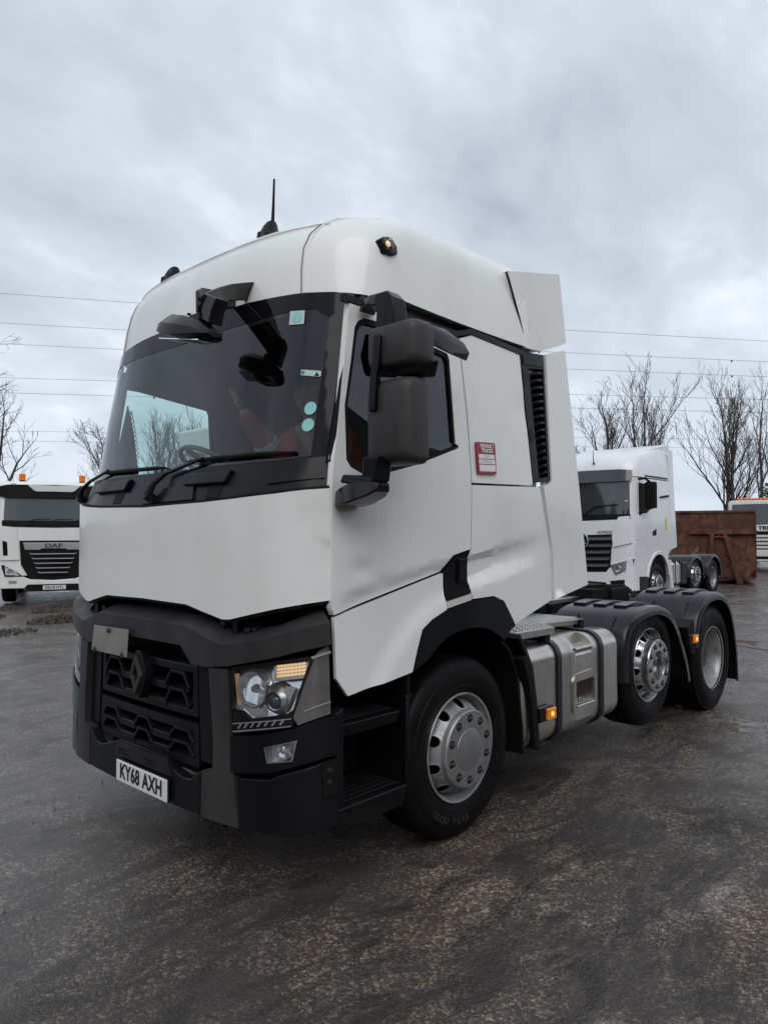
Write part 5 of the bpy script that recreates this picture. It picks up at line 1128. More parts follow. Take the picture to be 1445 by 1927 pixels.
for a, b_, r_ in ((Vector((.90, -.084, 2.235)), Vector((.875, -.086, 2.26)), .082),):
    mesh('sleeve_band', BAND, PR, lambda b: b.tube([a - oo, b_ - oo], r_, 20))
mesh('hair', HAIR, PR, lambda b: b.add([Vector((1.085, -.235, 2.63)) - oo + Vector((math.cos(a) * math.cos(e_) * .092, math.sin(a) * math.cos(e_) * .085, math.sin(e_) * .10)) for e_ in (-.2, .3, .8, 1.2, 1.5) for a in [2 * math.pi * k / 14 for k in range(14)]], [(i * 14 + j, i * 14 + (j + 1) % 14, (i + 1) * 14 + (j + 1) % 14, (i + 1) * 14 + j) for i in range(4) for j in range(14)] + [tuple(range(56, 70))]))
mesh('nose', SKIN, PR, lambda b: b.hull([Vector(v) - oo for v in ((1.0, -.245, 2.565), (1.0, -.225, 2.565), (.975, -.235, 2.565))], [Vector(v) - oo for v in ((1.0, -.240, 2.61), (1.0, -.230, 2.61), (.993, -.235, 2.61))]), bevel=.004)
for dy in (-.03, .03): mesh('eye', PLATEB, PR, lambda b: b.lathe([(.001, -.003), (.009, -.001), (.011, .004)], Vector((.998, -.235 + dy, 2.605)) - oo, 10, 'x'))
for dy in (-.09, .09): mesh('ear', SKIN, PR, lambda b: b.lathe([(.001, -.008), (.02, -.005), (.022, .005), (.001, .008)], Vector((1.075, -.235 + dy, 2.59)) - oo, 10, 'y'))
mesh('mouth', mat('lips', (.35, .12, .1), .5), PR, lambda b: b.box(.992 - oo.x, .998 - oo.x, -.258 - oo.y, -.212 - oo.y, 2.538 - oo.z, 2.546 - oo.z))
# ================================================================ other trucks
def RR(x0, x1, w0, z, dd, n=3.2, N=14, wr=None):
    """plan outline ring of a cab at one height: rounded front at x0, straight sides to x1"""
    half = []
    for i in range(N + 1):
        th = math.pi / 2 * i / N; half.append((x0 + dd * (1 - max(0, math.cos(th)) ** (2 / n)), w0 * math.sin(th) ** (2 / n)))
    half += [(x0 + dd + (x1 - x0 - dd) * k / 3, w0 + ((wr or w0) - w0) * k / 3) for k in (1, 2, 3)]
    return [(x, -a, z) for x, a in reversed(half)] + [(x, a, z) for x, a in half[1:]]
def fmap(x0f, w, dd, n=3.2):
    def f(y, z, o):
        a = min(abs(y) / w, .9995); return (x0f(z) + dd * (1 - (1 - a ** n) ** (1 / n)) - o, y, z)
    return f
def smap(w, s=-1): return lambda x, z, o: (x, s * (w + o), z)
def build_sky_cab():
    """white high-roof tractor standing behind, facing the same way"""
    A = empty('tractor_unit', (14.2, 4.67, 0), 0, 'clean white high-roof tractor unit with black mirror, parked in front of the rusty container', 'truck', None)
    X0 = lambda z: -.14 + .07 * max(0, z - 1.9)
    DD = .32; Fm = fmap(X0, 1.235, DD, 4)
    mesh('cab_shell', WHITE_COOL, A, lambda b: b.loft([RR(X0(z_), 2.12, 1.235, z_, DD, 4) for z_ in (1.30, 1.7, 2.1, 2.6, 3.02)], caps=True), bevel=.01, angle=40)
    # roof: rises to the rear spoiler
    rl = [(-.06, 1.235, 3.04, 3.04, .4), (-.04, 1.225, 3.22, 3.28, .42), (.05, 1.19, 3.42, 3.62, .5), (.2, 1.12, 3.56, 3.80, .6), (.5, .95, 3.68, 3.88, .7), (.9, .6, 3.78, 3.92, .6), (1.3, .2, 3.84, 3.94, .4)]
    def rg(l):
        x0, w_, zf, zr, dd = l; r = RR(x0, 2.15, w_, 0, dd, 3.4); return [(x, y, zf + (zr - zf) * smooth01((x - x0) / (2.15 - x0))) for x, y, _ in r]
    b = MB(); b.loft([rg(l) for l in rl], caps=False, closed=True); b.v and None
    b.build('roof', WHITE_COOL, A, angle=40)
    mesh('roof_spoiler', WHITE_COOL, A, lambda b: b.hull([(1.2, -1.0, 3.74), (2.3, -1.15, 3.98), (2.3, 1.15, 3.98), (1.2, 1.0, 3.74)], [(1.4, -1.0, 3.72), (2.3, -1.15, 3.80), (2.3, 1.15, 3.80), (1.4, 1.0, 3.72)]), bevel=.01)
    mesh('roof_groove', DARKPL, A, lambda b: b.box(.62, 1.98, -1.242, -1.20, 3.06, 3.10))
    P('roof_vent', DARKPL, [(.1, -.85), (.1, .3), (.16, .3), (.16, -.85)], lambda x, y, o: (x + .12, y, 3.50 + o + (x - .1)), .01, parent=A)
    for s in (-1, 1):
        f = smap(1.238, s)
        P('door_skin', WHITE_COOL, [(.17, 2.98), (.08, 2.1), (.05, 1.42), (1.27, 1.60), (1.28, 3.0)], f, .03, parent=A, holes=[[(.25, 2.90), (.98, 2.88), (1.17, 2.42), (1.16, 2.34), (.26, 2.13)]], st=.3, bevel=.008)
        P('side_window', DARKG, [(.24, 2.91), (.99, 2.89), (1.18, 2.42), (1.17, 2.33), (.25, 2.12)], smap(1.225, s), .004, parent=A, st=.5, bevel=0)
        P('window_void', BLACK, [(.24, 2.91), (.99, 2.89), (1.18, 2.42), (1.17, 2.33), (.25, 2.12)], smap(1.2365, s), .001, parent=A, st=.5, bevel=0)
        P('side_panel', WHITE_COOL, [(1.30, 3.0), (1.30, 1.61), (2.03, 1.68), (2.03, 3.0)], f, .03, parent=A, st=.4, bevel=.008)
        P('rear_fairing', WHITE_COOL, [(2.05, 3.84), (2.28, 3.80), (2.34, 3.1), (2.53, 1.38), (2.10, 1.30), (2.05, 1.7)], smap(1.245, s), .04, parent=A, st=.4, bevel=.01)
        arch = [(.80 + .62 - .62 * math.cos(a) - .02, .55 + .66 * math.sin(a)) for a in [math.pi * k / 12 for k in range(1, 12)]]
        P('sill_panel', WHITE_COOL, [(.05, 1.39), (1.27, 1.575), (2.05, 1.66), (2.10, 1.28), (1.96, 1.18)] + arch[::-1] + [(.76, .75), (.72, .42), (.05, .40)], smap(1.236, s), .04, parent=A, st=.25, bevel=.01)
        ring_o = [(1.38 - .70 * math.cos(a), .55 + .74 * math.sin(a)) for a in [math.pi * (.06 + .88 * k / 16) for k in range(17)]]; ring_i = [(1.38 - .62 * math.cos(a), .55 + .66 * math.sin(a)) for a in [math.pi * (.06 + .88 * k / 16) for k in range(17)]]
        P('arch_flare', WHITE_COOL, ring_o + ring_i[::-1], smap(1.255, s), .05, parent=A, st=.2, bevel=.01)
        P('door_handle', BLACK, [(1.02, 1.76), (1.24, 1.83), (1.24, 1.68), (1.04, 1.66)], smap(1.246, s), .01, parent=A, bevel=.01)
        P('trim_strip', BRIGHT2, [(.14, 1.56), (.36, 1.59), (.36, 1.575), (.14, 1.545)], smap(1.242, s), .003, parent=A, bevel=0)
        P('window_bar', BLACK, [(1.46, 2.62), (2.0, 2.68), (2.0, 2.63), (1.50, 2.58)], smap(1.265, s), .03, parent=A, bevel=.004)
        mesh('wide_mirror', BLACK, A, lambda b: (b.box(.42, .56, min(s * 1.30, s * 1.56), max(s * 1.30, s * 1.56), 2.30, 2.92),), bevel=.04, seg=4)
        mesh('mirror_arm', BLACK, A, lambda b: (b.tube([(.25, s * 1.22, 2.98), (.35, s * 1.35, 3.0), (.50, s * 1.42, 2.90)], .03, 8),), bevel=0)
        mesh('mirror_arm', BLACK, A, lambda b: (b.tube([(.25, s * 1.22, 2.20), (.40, s * 1.36, 2.22), (.48, s * 1.40, 2.33)], .03, 8),), bevel=0)
        P('corner_deflector', WHITE_COOL, [(s * .92, 2.10), (s * 1.15, 2.12), (s * 1.20, 1.50), (s * .80, 1.40), (s * .78, 1.66)], lambda y, z, o: (lambda q_: (q_[0] - .05, q_[1], q_[2]))(Fm(y, z, o)), .05, parent=A, st=.1, bevel=.015)
        P('corner_panel', WHITE_COOL, [(s * .76, 1.46), (s * 1.22, 1.52), (s * 1.225, 1.13), (s * .98, 1.06), (s * .72, .98)], lambda y, z, o: Fm(y, z, o + .02), .03, parent=A, st=.12, bevel=.01)
        hl = [(s * .72, .98), (s * 1.10, 1.10), (s * 1.08, .86), (s * .84, .74)]
        P('headlight', BRIGHT, hl, lambda y, z, o: Fm(y, z, o + .015), .02, parent=A, st=.05, bevel=.004)
        P('headlight_lens', LENSG, hl, lambda y, z, o: Fm(y, z, o + .035), 0, parent=A, st=.1, bevel=0)
        mesh('lamp_bowl', BRIGHT2, A, lambda b: b.lathe([(.075, -.03), (.065, -.01), (.03, .0), (.001, .0)], (Fm(s * .9, .9, .03)[0], s * .90, .90), 16, 'x'))
        P('bumper_intake', BLACK, [(s * .72, .62), (s * 1.05, .66), (s * 1.04, .42), (s * .80, .40)], lambda y, z, o: Fm(y, z, o + .045), .02, parent=A, st=.1, bevel=.006)
        mesh('cab_step', DARKPL, A, lambda b: b.hull([(.25, s * 1.20, .72), (.75, s * 1.20, .78), (.75, s * 1.20, .36), (.25, s * 1.20, .36)], [(.25, s * 1.243, .72), (.75, s * 1.243, .70), (.73, s * 1.243, .38), (.27, s * 1.243, .38)]), bevel=.01)
        mesh('white_skirt', WHITE_COOL, A, lambda b: b.hull([(2.06, s * 1.2, 1.06), (2.13, s * 1.25, 1.06), (2.30, s * 1.25, .30), (2.22, s * 1.2, .30)], [(2.08, s * 1.0, 1.06), (2.15, s * 1.0, 1.06), (2.32, s * 1.0, .30), (2.24, s * 1.0, .30)]), bevel=.008)
        mesh('tank', BRIGHT2, A, lambda b: b.box(2.35, 2.95, min(s * 1.2, s * .6), max(s * 1.2, s * .6), .4, 1.0), bevel=.09, seg=5)
        mesh('battery_box', DARKPL, A, lambda b: b.box(2.97, 3.35, min(s * 1.19, s * .6), max(s * 1.19, s * .6), .4, .98), bevel=.03)
        for xx in (2.5, 2.8): mesh('tank_strap', BLACK, A, lambda b: b.box(xx, xx + .04, min(s * 1.21, s * .62), max(s * 1.21, s * .62), .39, 1.01), bevel=.09, seg=5)
    P('sun_visor', mat('smoked_visor', (.03, .03, .032), .15, coat=.5), sym([(0, 3.22), (.9, 3.21), (1.18, 3.18), (1.19, 2.94), (.9, 2.92), (0, 2.92)]), lambda y, z, o: (lambda q_: (q_[0] - .09 + (z - 2.92) * .25, q_[1], q_[2]))(Fm(y, z, o)), .02, parent=A, st=.12, bevel=.006)
    P('windscreen', mat('dark_windscreen', (.035, .042, .048), .04, coat=1), sym([(0, 2.93), (1.13, 2.92), (1.15, 2.13), (0, 2.11)]), lambda y, z, o: Fm(y, z, o + .006), .004, parent=A, st=.12, bevel=0)
    P('cowl', BLACK, sym([(0, 2.16), (1.16, 2.16), (1.16, 2.05), (.88, 2.04), (0, 2.02)]), lambda y, z, o: Fm(y, z, o + .012), .01, parent=A, st=.12)
    P('wiper', BLACK, [(-.02, 2.16), (-.32, 2.36), (-.9, 2.40), (-.9, 2.38), (-.34, 2.33), (-.06, 2.13)], lambda y, z, o: Fm(y, z, o + .03), .01, parent=A, st=.2, bevel=0)
    P('front_panel', WHITE_COOL, sym([(0, 2.01), (.88, 2.035), (.80, 1.70), (0, 1.68)]), lambda y, z, o: Fm(y, z, o + .03), .03, parent=A, st=.15, bevel=.008)
    P('grille_surround', BLACK, sym([(0, 1.68), (.80, 1.70), (.72, .92), (.60, .84), (0, .82)]), lambda y, z, o: Fm(y, z, o + .012), .02, parent=A, st=.15)
    for i in range(5):
        z0 = 1.60 - i * .155; w_ = .78 - i * .02
        P('grille_slat', mat('slat_dark', (.03, .031, .034), .3), sym([(0, z0 + .02), (w_, z0 + .04), (w_ - .02, z0 - .035), (0, z0 - .05)]), lambda y, z, o: (lambda q_: (q_[0] - (z0 + .03 - z) * .7, q_[1], q_[2]))(Fm(y, z, o + .03)), .012, parent=A, st=.15, bevel=.003)
    SM = empty('round_emblem', (-.205, -.02, 1.55), parent=A)
    mesh('emblem_rim', BRIGHT2, SM, lambda b: b.lathe([(.17, -.02), (.18, -.035), (.195, -.03), (.195, .03), (.16, .03)], n=32, axis='x'))
    mesh('emblem_disc', BLACK, SM, lambda b: b.lathe([(.17, -.005), (.001, -.005)], n=32, axis='x'))
    for k in range(3):
        a = math.pi / 2 + 2 * math.pi * k / 3
        mesh('emblem_ray', BRIGHT2, SM, lambda b: b.hull([(-.015, .16 * math.cos(a), .16 * math.sin(a)), (-.015, .035 * math.cos(a + 1.05), .035 * math.sin(a + 1.05)), (-.03, 0, 0), (-.015, .035 * math.cos(a - 1.05), .035 * math.sin(a - 1.05))], [(-.004, .16 * math.cos(a), .16 * math.sin(a)), (-.004, .035 * math.cos(a + 1.05), .035 * math.sin(a + 1.05)), (-.004, 0, 0), (-.004, .035 * math.cos(a - 1.05), .035 * math.sin(a - 1.05))]), smooth=False)
    text('lettering', 'ACTROS', .085, LETTERG, frame((Fm(-.60, 1.75, 0)[0] - .045, -.60, 1.745), (-.05, -1, .02), (0, 0, 1)), A, .002, .001, 1.15)
    P('bumper', WHITE_COOL, sym([(0, .80), (.62, .82), (.78, 1.02), (1.18, 1.14), (1.225, .90), (1.225, .42), (1.1, .34), (.70, .34), (.62, .58), (0, .60)]), lambda y, z, o: Fm(y, z, o + .03), .05, parent=A, holes=[[(-.74, .965), (-1.08, 1.08), (-1.06, .87), (-.84, .76)], [(.74, .965), (1.08, 1.08), (1.06, .87), (.84, .76)]], st=.1, bevel=.012)
    P('lower_grille', BLACK, sym([(0, .60), (.62, .58), (.70, .34), (0, .32)]), lambda y, z, o: Fm(y, z, o + .012), .02, parent=A, st=.15)
    mesh('lower_front', BLACK, A, lambda b: b.box(.10, .9, -1.18, 1.18, .38, 1.35))
    mesh('wheel_wells', BLACK, A, lambda b: b.box(.8, 2.15, -1.1, 1.1, .5, 1.32))
    P('warning_sticker', mat('yellow_sticker', (.7, .55, .03), .4), [(1.78, 2.02), (1.84, 2.16), (1.90, 2.02), (1.90, 1.80), (1.78, 1.80)], smap(1.242), .001, parent=A, bevel=0)
    mesh('aerial', BLACK, A, lambda b: (b.tube([(.02, -.25, 3.38), (.0, -.25, 3.42), (-.02, -.25, 3.72)], [.03, .012, .006], 6),))
    mesh('frame_rail', BLACK, A, lambda b: b.box(.8, 6.1, -.45, -.33, .7, .98)); mesh('frame_rail', BLACK, A, lambda b: b.box(.8, 6.1, .33, .45, .7, .98))
    mesh('under_body', BLACK, A, lambda b: b.box(2.2, 3.3, -.6, .6, .45, 1.0))
    for wh, x_, z_ in ((w1, 1.38, .5), (w2, 3.95, .62), (w3, 5.35, .5)):
        for s in (-1, 1):
            if wh is w3:
                c = wh3_plain.copy() if False else copy_tree(w3, A)
            else: c = copy_tree(w2, A)
            place(c, x_, s * 1.17, z_, s > 0, .1 * x_)
    def fpath(cx, cz_): return [(cx - .57, cz_ - .05)] + [(cx - .56 * math.cos(a), cz_ + .52 * math.sin(a)) for a in [math.pi * k / 8 for k in range(1, 8)]] + [(cx + .60, cz_ - .1)]
    for s in (-1, 1):
        for cx in (3.95, 5.35): fender(fpath(cx, .62), s * 1.22, s * .60, [], parent=A)
    return A
MB_T = build_sky_cab()

def build_low_cab(loc, rz, label, kind):
    A = empty('tipper_truck' if kind == 'tipper' else 'lorry', loc, rz, label, 'truck')
    w_ = 1.22
    pt = WHITE_OLD if kind == 'beacon' else WHITE
    X0 = lambda z: .0 + .10 * max(0, z - 1.9)
    Fm = fmap(X0, w_, .30, 4)
    up = lambda d: (lambda y, z, o: Fm(y, z, o + d))
    ztop = 2.98 if kind == 'tipper' else 3.30
    mesh('cab_shell', pt, A, lambda b: b.loft([RR(X0(z_), 2.0, w_, z_, .30, 4) for z_ in (.72, 1.1, 1.5, 1.9, 2.3, 2.65, ztop - .12)] + [RR(X0(2.9) + .05, 1.98, w_ - .05, ztop - .03, .35, 4), RR(X0(2.9) + .18, 1.9, w_ - .2, ztop, .4, 4)], caps=True), bevel=.01, angle=40)
    mesh('under_body', BLACK, A, lambda b: b.box(.25, 6.5, -.9, .9, .45, .95))
    for s in (-1, 1):
        P('side_window', mat('dark_windscreen', (.035, .042, .048), .04), [(.35, 2.55), (1.3, 2.55), (1.35, 1.98), (.28, 1.90)], smap(w_ + .004, s), .01, parent=A, bevel=0)
        mesh('mirror_housing', BLACK, A, lambda b: (b.box(.20, .34, min(s * 1.27, s * 1.47), max(s * 1.27, s * 1.47), 1.95, 2.62),), bevel=.03, seg=3)
        mesh('mirror_arm', BLACK, A, lambda b: (b.tube([(.3, s * 1.15, 2.70), (.26, s * 1.36, 2.68), (.27, s * 1.36, 2.6)], .02, 6),))
    for x_ in (1.38, 4.6, 5.95):
        for s in (-1, 1):
            c = empty('wheel', (x_, s * 1.16, .5), math.pi if s > 0 else 0, parent=A)
            mesh('tyre', RUBBER, c, lambda b: b.lathe([(.28, .03), (.30, 0), (.40, -.02), (.47, 0), (.5, .05), (.5, .26), (.46, .3), (.28, .3)], n=32)); mesh('rim', SILVER, c, lambda b: b.lathe([(.28, .02), (.26, .08), (.20, .05), (.10, -.02), (.001, -.02)], n=24))
    if kind == 'tipper':
        P('sun_visor', BLACK, sym([(0, 2.895), (1.0, 2.88), (1.19, 2.84), (1.19, 2.60), (1.0, 2.56), (0, 2.56)]), up(.06), .06, parent=A, st=.12, bevel=.01)
        P('visor_wing', BRIGHT2 if False else mat('visor_white', (.6, .62, .65), .3, coat=.4), sym([(0, 2.87), (.56, 2.885), (.58, 2.87), (.44, 2.74), (.38, 2.72), (0, 2.725)]), up(.085), .03, parent=A, st=.15, bevel=.01)
        P('windscreen', mat('dark_windscreen', (.035, .042, .048), .04), sym([(0, 2.60), (1.07, 2.60), (1.09, 1.93), (0, 1.92)]), up(.004), .004, parent=A, st=.15, bevel=0)
        P('cowl', BLACK, sym([(0, 2.02), (1.12, 2.03), (1.12, 1.88), (0, 1.86)]), up(.02), .02, parent=A, st=.15, bevel=.01)
        for y_ in (.62, .12, -.42): P('cowl_slot', DARKPL, [(y_ + .16, 1.965), (y_ - .16, 1.965), (y_ - .13, 1.915), (y_ + .13, 1.915)], up(.03), .02, parent=A, bevel=.006)
        for y_ in (.68, .2, -.3): P('wiper', BLACK, [(y_, 1.96), (y_ - .25, 2.06), (y_ - .62, 2.07), (y_ - .62, 2.06), (y_ - .25, 2.045), (y_ - .03, 1.95)], up(.03), .01, parent=A, bevel=0)
        P('front_panel', WHITE, sym([(0, 1.85), (.78, 1.86), (.74, 1.55), (0, 1.55)]), up(.02), .03, parent=A, st=.2, bevel=.008)
        P('grille_back', BLACK, sym([(0, 1.55), (.74, 1.55), (.70, .98), (.50, .62), (0, .58)]), up(.012), .02, parent=A, st=.2)
        P('name_bar', BRIGHT2, sym([(0, 1.50), (.66, 1.50), (.62, 1.33), (.30, 1.33), (.26, 1.36), (0, 1.36)]), up(.045), .02, parent=A, st=.2, bevel=.006)
        text('lettering', 'DAF', .135, LETTERG, frame((Fm(0, 1.43, .048)[0], 0, 1.425), (0, -1, 0), (0, 0, 1)), A, .003, .006, 1.55)
        for i in range(5):
            z0 = 1.22 - i * .112; hw = .52 - .045 * i
            P('grille_slat', BRIGHT2, sym([(0, z0), (hw - .04, z0), (hw, z0 + .03), (hw - .01, z0 + .035), (hw - .05, z0 + .02), (0, z0 + .022)]), up(.05), .02, parent=A, st=.15, bevel=.003)
            P('slat_base', DARKPL, sym([(0, z0 - .005), (hw, z0 - .005), (hw - .01, z0 - .06), (0, z0 - .06)]), up(.03), .02, parent=A, st=.15, bevel=.003)
        for s in (-1, 1):
            P('corner_deflector', WHITE, [(s * .80, 1.86), (s * 1.17, 1.90), (s * 1.19, 1.08), (s * .73, 1.10)], up(.03), .04, parent=A, st=.12, bevel=.02)
            P('deflector_slot', DARKPL, [(s * 1.0, 1.52), (s * 1.10, 1.55), (s * 1.08, 1.20), (s * .98, 1.20)], up(.035), .01, parent=A, bevel=.01)
            P('headlight_housing', BLACK, [(s * .66, .70), (s * .74, .78), (s * 1.08, .98), (s * 1.12, .96), (s * 1.04, .70)], up(.042), .02, parent=A, st=.08, bevel=.006)
            P('headlight', BRIGHT, [(s * .72, .725), (s * .82, .82), (s * 1.04, .94), (s * 1.02, .74)], up(.05), .02, parent=A, st=.05, bevel=.004)
            mesh('lamp_bowl', BRIGHT2, A, lambda b: b.lathe([(.07, -.03), (.05, -.0), (.001, .0)], (Fm(s * .92, .82, .07)[0], s * .92, .81), 16, 'x'))
            P('fog_lamp', BRIGHT2, [(s * .78, .61), (s * .95, .62), (s * .95, .55), (s * .80, .555)], up(.056), .01, parent=A, bevel=.003)
        P('bumper', WHITE, sym([(0, .60), (.50, .63), (.70, .72), (1.0, .72), (1.19, 1.02), (1.215, .60), (1.15, .42), (.62, .42), (.55, .50), (0, .50)]), up(.035), .06, parent=A, st=.12, bevel=.015)
        P('lower_intake', BLACK, sym([(0, .50), (.55, .50), (.62, .34), (0, .34)]), up(.01), .03, parent=A, st=.2)
        NPp = empty('number_plate', (Fm(0, .42, .055)[0], -.03, .43), parent=A)
        mesh('plate_board', PLATEW, NPp, lambda b: b.box(-.004, .004, -.25, .25, -.05, .05), bevel=.002)
        text('lettering', 'DK18 HYL', .092, PLATEB, frame((-.006, 0, 0), (0, -1, 0), (0, 0, 1)), NPp, .0008, .002, .98)
        for y_ in (.72, -.62):
            BE_ = empty('roof_beacon', (.45, y_, 2.96), parent=A)
            mesh('beacon_base', BLACK, BE_, lambda b: b.lathe([(.07, 0), (.075, .03), (.06, .05)], n=16, axis='z'))
            mesh('beacon_dome', mat('beacon_orange', (.85, .20, .02), .15, coat=.6), BE_, lambda b: b.box(-.06, .06, -.075, .075, .05, .21), bevel=.02, seg=3)
            mesh('beacon_core', LAMPORANGE, BE_, lambda b: b.lathe([(.03, .05), (.035, .16), (.001, .17)], (-.035, 0, .04), 10, 'z'))
        for y_ in (.9, -.85): P('roof_marker', LETTER, [(y_ + .06, 2.925), (y_ - .06, 2.925), (y_ - .06, 2.90), (y_ + .06, 2.90)], up(.02), .02, parent=A)
    else:
        P('windscreen', mat('dark_windscreen', (.035, .042, .048), .04), sym([(0, 3.12), (1.05, 3.10), (1.10, 2.18), (0, 2.14)]), up(.004), .004, parent=A, st=.15, bevel=0)
        P('letter_band', WHITE_OLD, sym([(0, 2.12), (1.15, 2.14), (1.15, 1.86), (0, 1.85)]), up(.02), .02, parent=A, st=.2)
        text('lettering', 'TRUCKS', .25, PLATEB, frame((Fm(0, 2.0, .03)[0], -.02, 1.985), (0, -1, 0), (0, 0, 1)), A, .004, .008, 1.2, 'LEFT')
        P('grille_back', BLACK, sym([(0, 1.84), (1.0, 1.84), (.98, .95), (0, .95)]), up(.012), .02, parent=A, st=.2)
        for i in range(5):
            z0 = 1.68 - i * .17; P('grille_slat', pt, sym([(0, z0), (.98, z0), (.97, z0 - .11), (0, z0 - .11)]), up(.03), .03, parent=A, st=.2, bevel=.008)
        P('bumper', pt, sym([(0, .92), (1.2, .95), (1.2, .50), (0, .48)]), up(.05), .06, parent=A, st=.15, bevel=.02)
        P('bumper_intake', BLACK, sym([(0, .70), (.55, .70), (.5, .56), (0, .56)]), up(.055), .01, parent=A, st=.2)
        for s in (-1, 1): P('headlight', BRIGHT, [(s * .68, .86), (s * 1.05, .88), (s * 1.05, .68), (s * .70, .66)], up(.055), .02, parent=A, st=.1, bevel=.006)
        NPp = empty('number_plate', (Fm(.35, .78, .06)[0], .48, .78), parent=A)
        mesh('plate_board', PLATEW, NPp, lambda b: b.box(-.004, .004, -.26, .26, -.055, .055), bevel=.002)
        text('lettering', 'BK07', .10, PLATEB, frame((-.006, 0.05, 0), (0, -1, 0), (0, 0, 1)), NPp, .0008, .002, .95)
        LBb = empty('light_bar', (.6, 0, 3.28), parent=A)
        mesh('bar_base', BLACK, LBb, lambda b: b.box(-.12, .12, -.85, .85, .0, .06), bevel=.01)
        for k in range(6): mesh('bar_lens', mat('beacon_orange', (.85, .20, .02), .15, coat=.6), LBb, lambda b: b.box(-.12, .12, -.84 + k * .28, -.57 + k * .28, .04, .13), bevel=.02, seg=2)
        mesh('tipper_body', WHITE_OLD, A, lambda b: b.box(2.3, 6.8, -1.2, 1.2, 1.1, 2.6), bevel=.03)
    mesh('frame_rails', BLACK, A, lambda b: b.box(.6, 6.6, -.42, .42, .75, 1.0))
    return A
build_low_cab((5.56, 14.05, 0), R(66), 'white day-cab truck with two orange roof beacons and chrome grille bars, leftmost in view', 'tipper')
build_low_cab((34.4, 6.45, 0), R(16), 'older white truck with an orange light bar at the right edge, behind the rusty container', 'beacon')
# white tractor parked on the far side, seen only through the cab windows
def neighbour():
    A = empty('tractor_unit', (2.95, 3.9, 0), 0, 'white tractor unit beyond the foreground cab, its roof seen through the windows', 'truck')
    A.location = (4.15, 5.15, 0)
    mesh('cab_shell', WHITE, A, lambda b: b.loft([RR(.0 + .06 * max(0, z_ - 2), 2.1, 1.22, z_, .35, 3.5) for z_ in (.9, 1.5, 2.0, 2.6, 2.75)] , caps=True), angle=40)
    mesh('roof_cap', WHITE, A, lambda b: b.loft([RR(x0, 2.1, w_, z_, .45, 3.2) for x0, w_, z_ in ((.05, 1.20, 2.76), (.10, 1.18, 2.92), (.22, 1.12, 3.03), (.45, .95, 3.10), (.9, .6, 3.14))], caps=True), angle=40)
    mesh('roof_seam', DARKPL, A, lambda b: b.tube([Vector(p) for p in RR(.046, 2.1, 1.205, 2.755, .4, 3.4)[6:-6]], .012, 6))
    mesh('side_marker', NUT, A, lambda b: b.prism([(.55, 2.58), (.60, 2.64), (.65, 2.58), (.60, 2.50)], 'y', -1.24, -1.21))
    mesh('air_deflector', WHITE, A, lambda b: b.hull([(-.02, -1.1, 3.28), (2.1, -1.15, 3.36), (2.1, 1.15, 3.36), (-.02, 1.1, 3.28)], [(.0, -1.1, 2.9), (2.1, -1.15, 2.9), (2.1, 1.15, 2.9), (.0, 1.1, 2.9)]), bevel=.05, seg=3)
    Fm = fmap(lambda z: .06 * max(0, z - 2), 1.22, .35, 3.5)
    P('windscreen', MATS['dark_windscreen'], sym([(0, 2.68), (1.08, 2.66), (1.1, 1.95), (0, 1.9)]), lambda y, z, o: Fm(y, z, o + .006), .004, parent=A, st=.12, bevel=0)
    P('grille', BLACK, sym([(0, 1.4), (.75, 1.4), (.7, .8), (0, .75)]), lambda y, z, o: Fm(y, z, o + .006), .01, parent=A, st=.12)
    P('bumper', DARKPL, sym([(0, .85), (1.2, .95), (1.2, .35), (0, .35)]), lambda y, z, o: Fm(y, z, o + .02), .05, parent=A, st=.12, bevel=.01)
    for s in (-1, 1):
        P('side_window', MATS['dark_windscreen'], [(.45, 2.6), (1.2, 2.6), (1.25, 2.0), (.4, 1.95)], smap(1.222, s), .005, parent=A, bevel=0)
    mesh('frame_rails', BLACK, A, lambda b: b.box(.4, 5.6, -.42, .42, .6, .98))
    for x_ in (1.38, 4.9):
        for s in (-1, 1):
            c = empty('wheel', (x_, s * 1.16, .5), math.pi if s > 0 else 0, parent=A)
            mesh('tyre', RUBBER, c, lambda b: b.lathe([(.28, .03), (.30, 0), (.40, -.02), (.47, 0), (.5, .05), (.5, .26), (.46, .3), (.28, .3)], n=32)); mesh('rim', SILVER, c, lambda b: b.lathe([(.28, .02), (.26, .08), (.20, .05), (.10, -.02), (.001, -.02)], n=24))
neighbour()

# ================================================================ rusty hook-lift container
rm = bpy.data.materials.new('rusted_steel'); rm.use_nodes = True; t = rm.node_tree; b = t.nodes['Principled BSDF']; tcn = N(t, 'ShaderNodeTexCoord')
base = gmix(gr(gn(1.3, 8, .65, .5), .38, .62), (.075, .023, .013), (.15, .055, .030))
base = gmix(gr(gn(4, 9, .75, .6, sc=(1, 1, .6)), .48, .62, 0, .95), base, (.025, .015, .012))
base = gmix(gr(gn(2.2, 9, .7, 1.0, sc=(1, 1, .5)), .60, .70, 0, .7), base, (.30, .16, .095))
t.links.new(base, b.inputs['Base Color']); b.inputs['Roughness'].default_value = .8
bp = N(t, 'ShaderNodeBump'); bp.inputs['Strength'].default_value = .7; bp.inputs['Distance'].default_value = .03; t.links.new(gn(9, 6, .7), bp.inputs['Height']); t.links.new(bp.outputs[0], b.inputs['Normal'])
RUST = rm
SK = empty('skip_container', (24.34, 5.09, 0), R(20), 'rusty brown open-topped steel hook-lift container behind the parked trucks', 'container')
def wall(b, poly, axis='x', a=0, c=.06): b.prism(poly, axis, a, c)
edge = [(-1.3, .12), (1.3, .12), (1.3, 2.52), (.9, 2.55), (.3, 2.50), (-.2, 2.54), (-.8, 2.52), (-1.3, 2.56)]
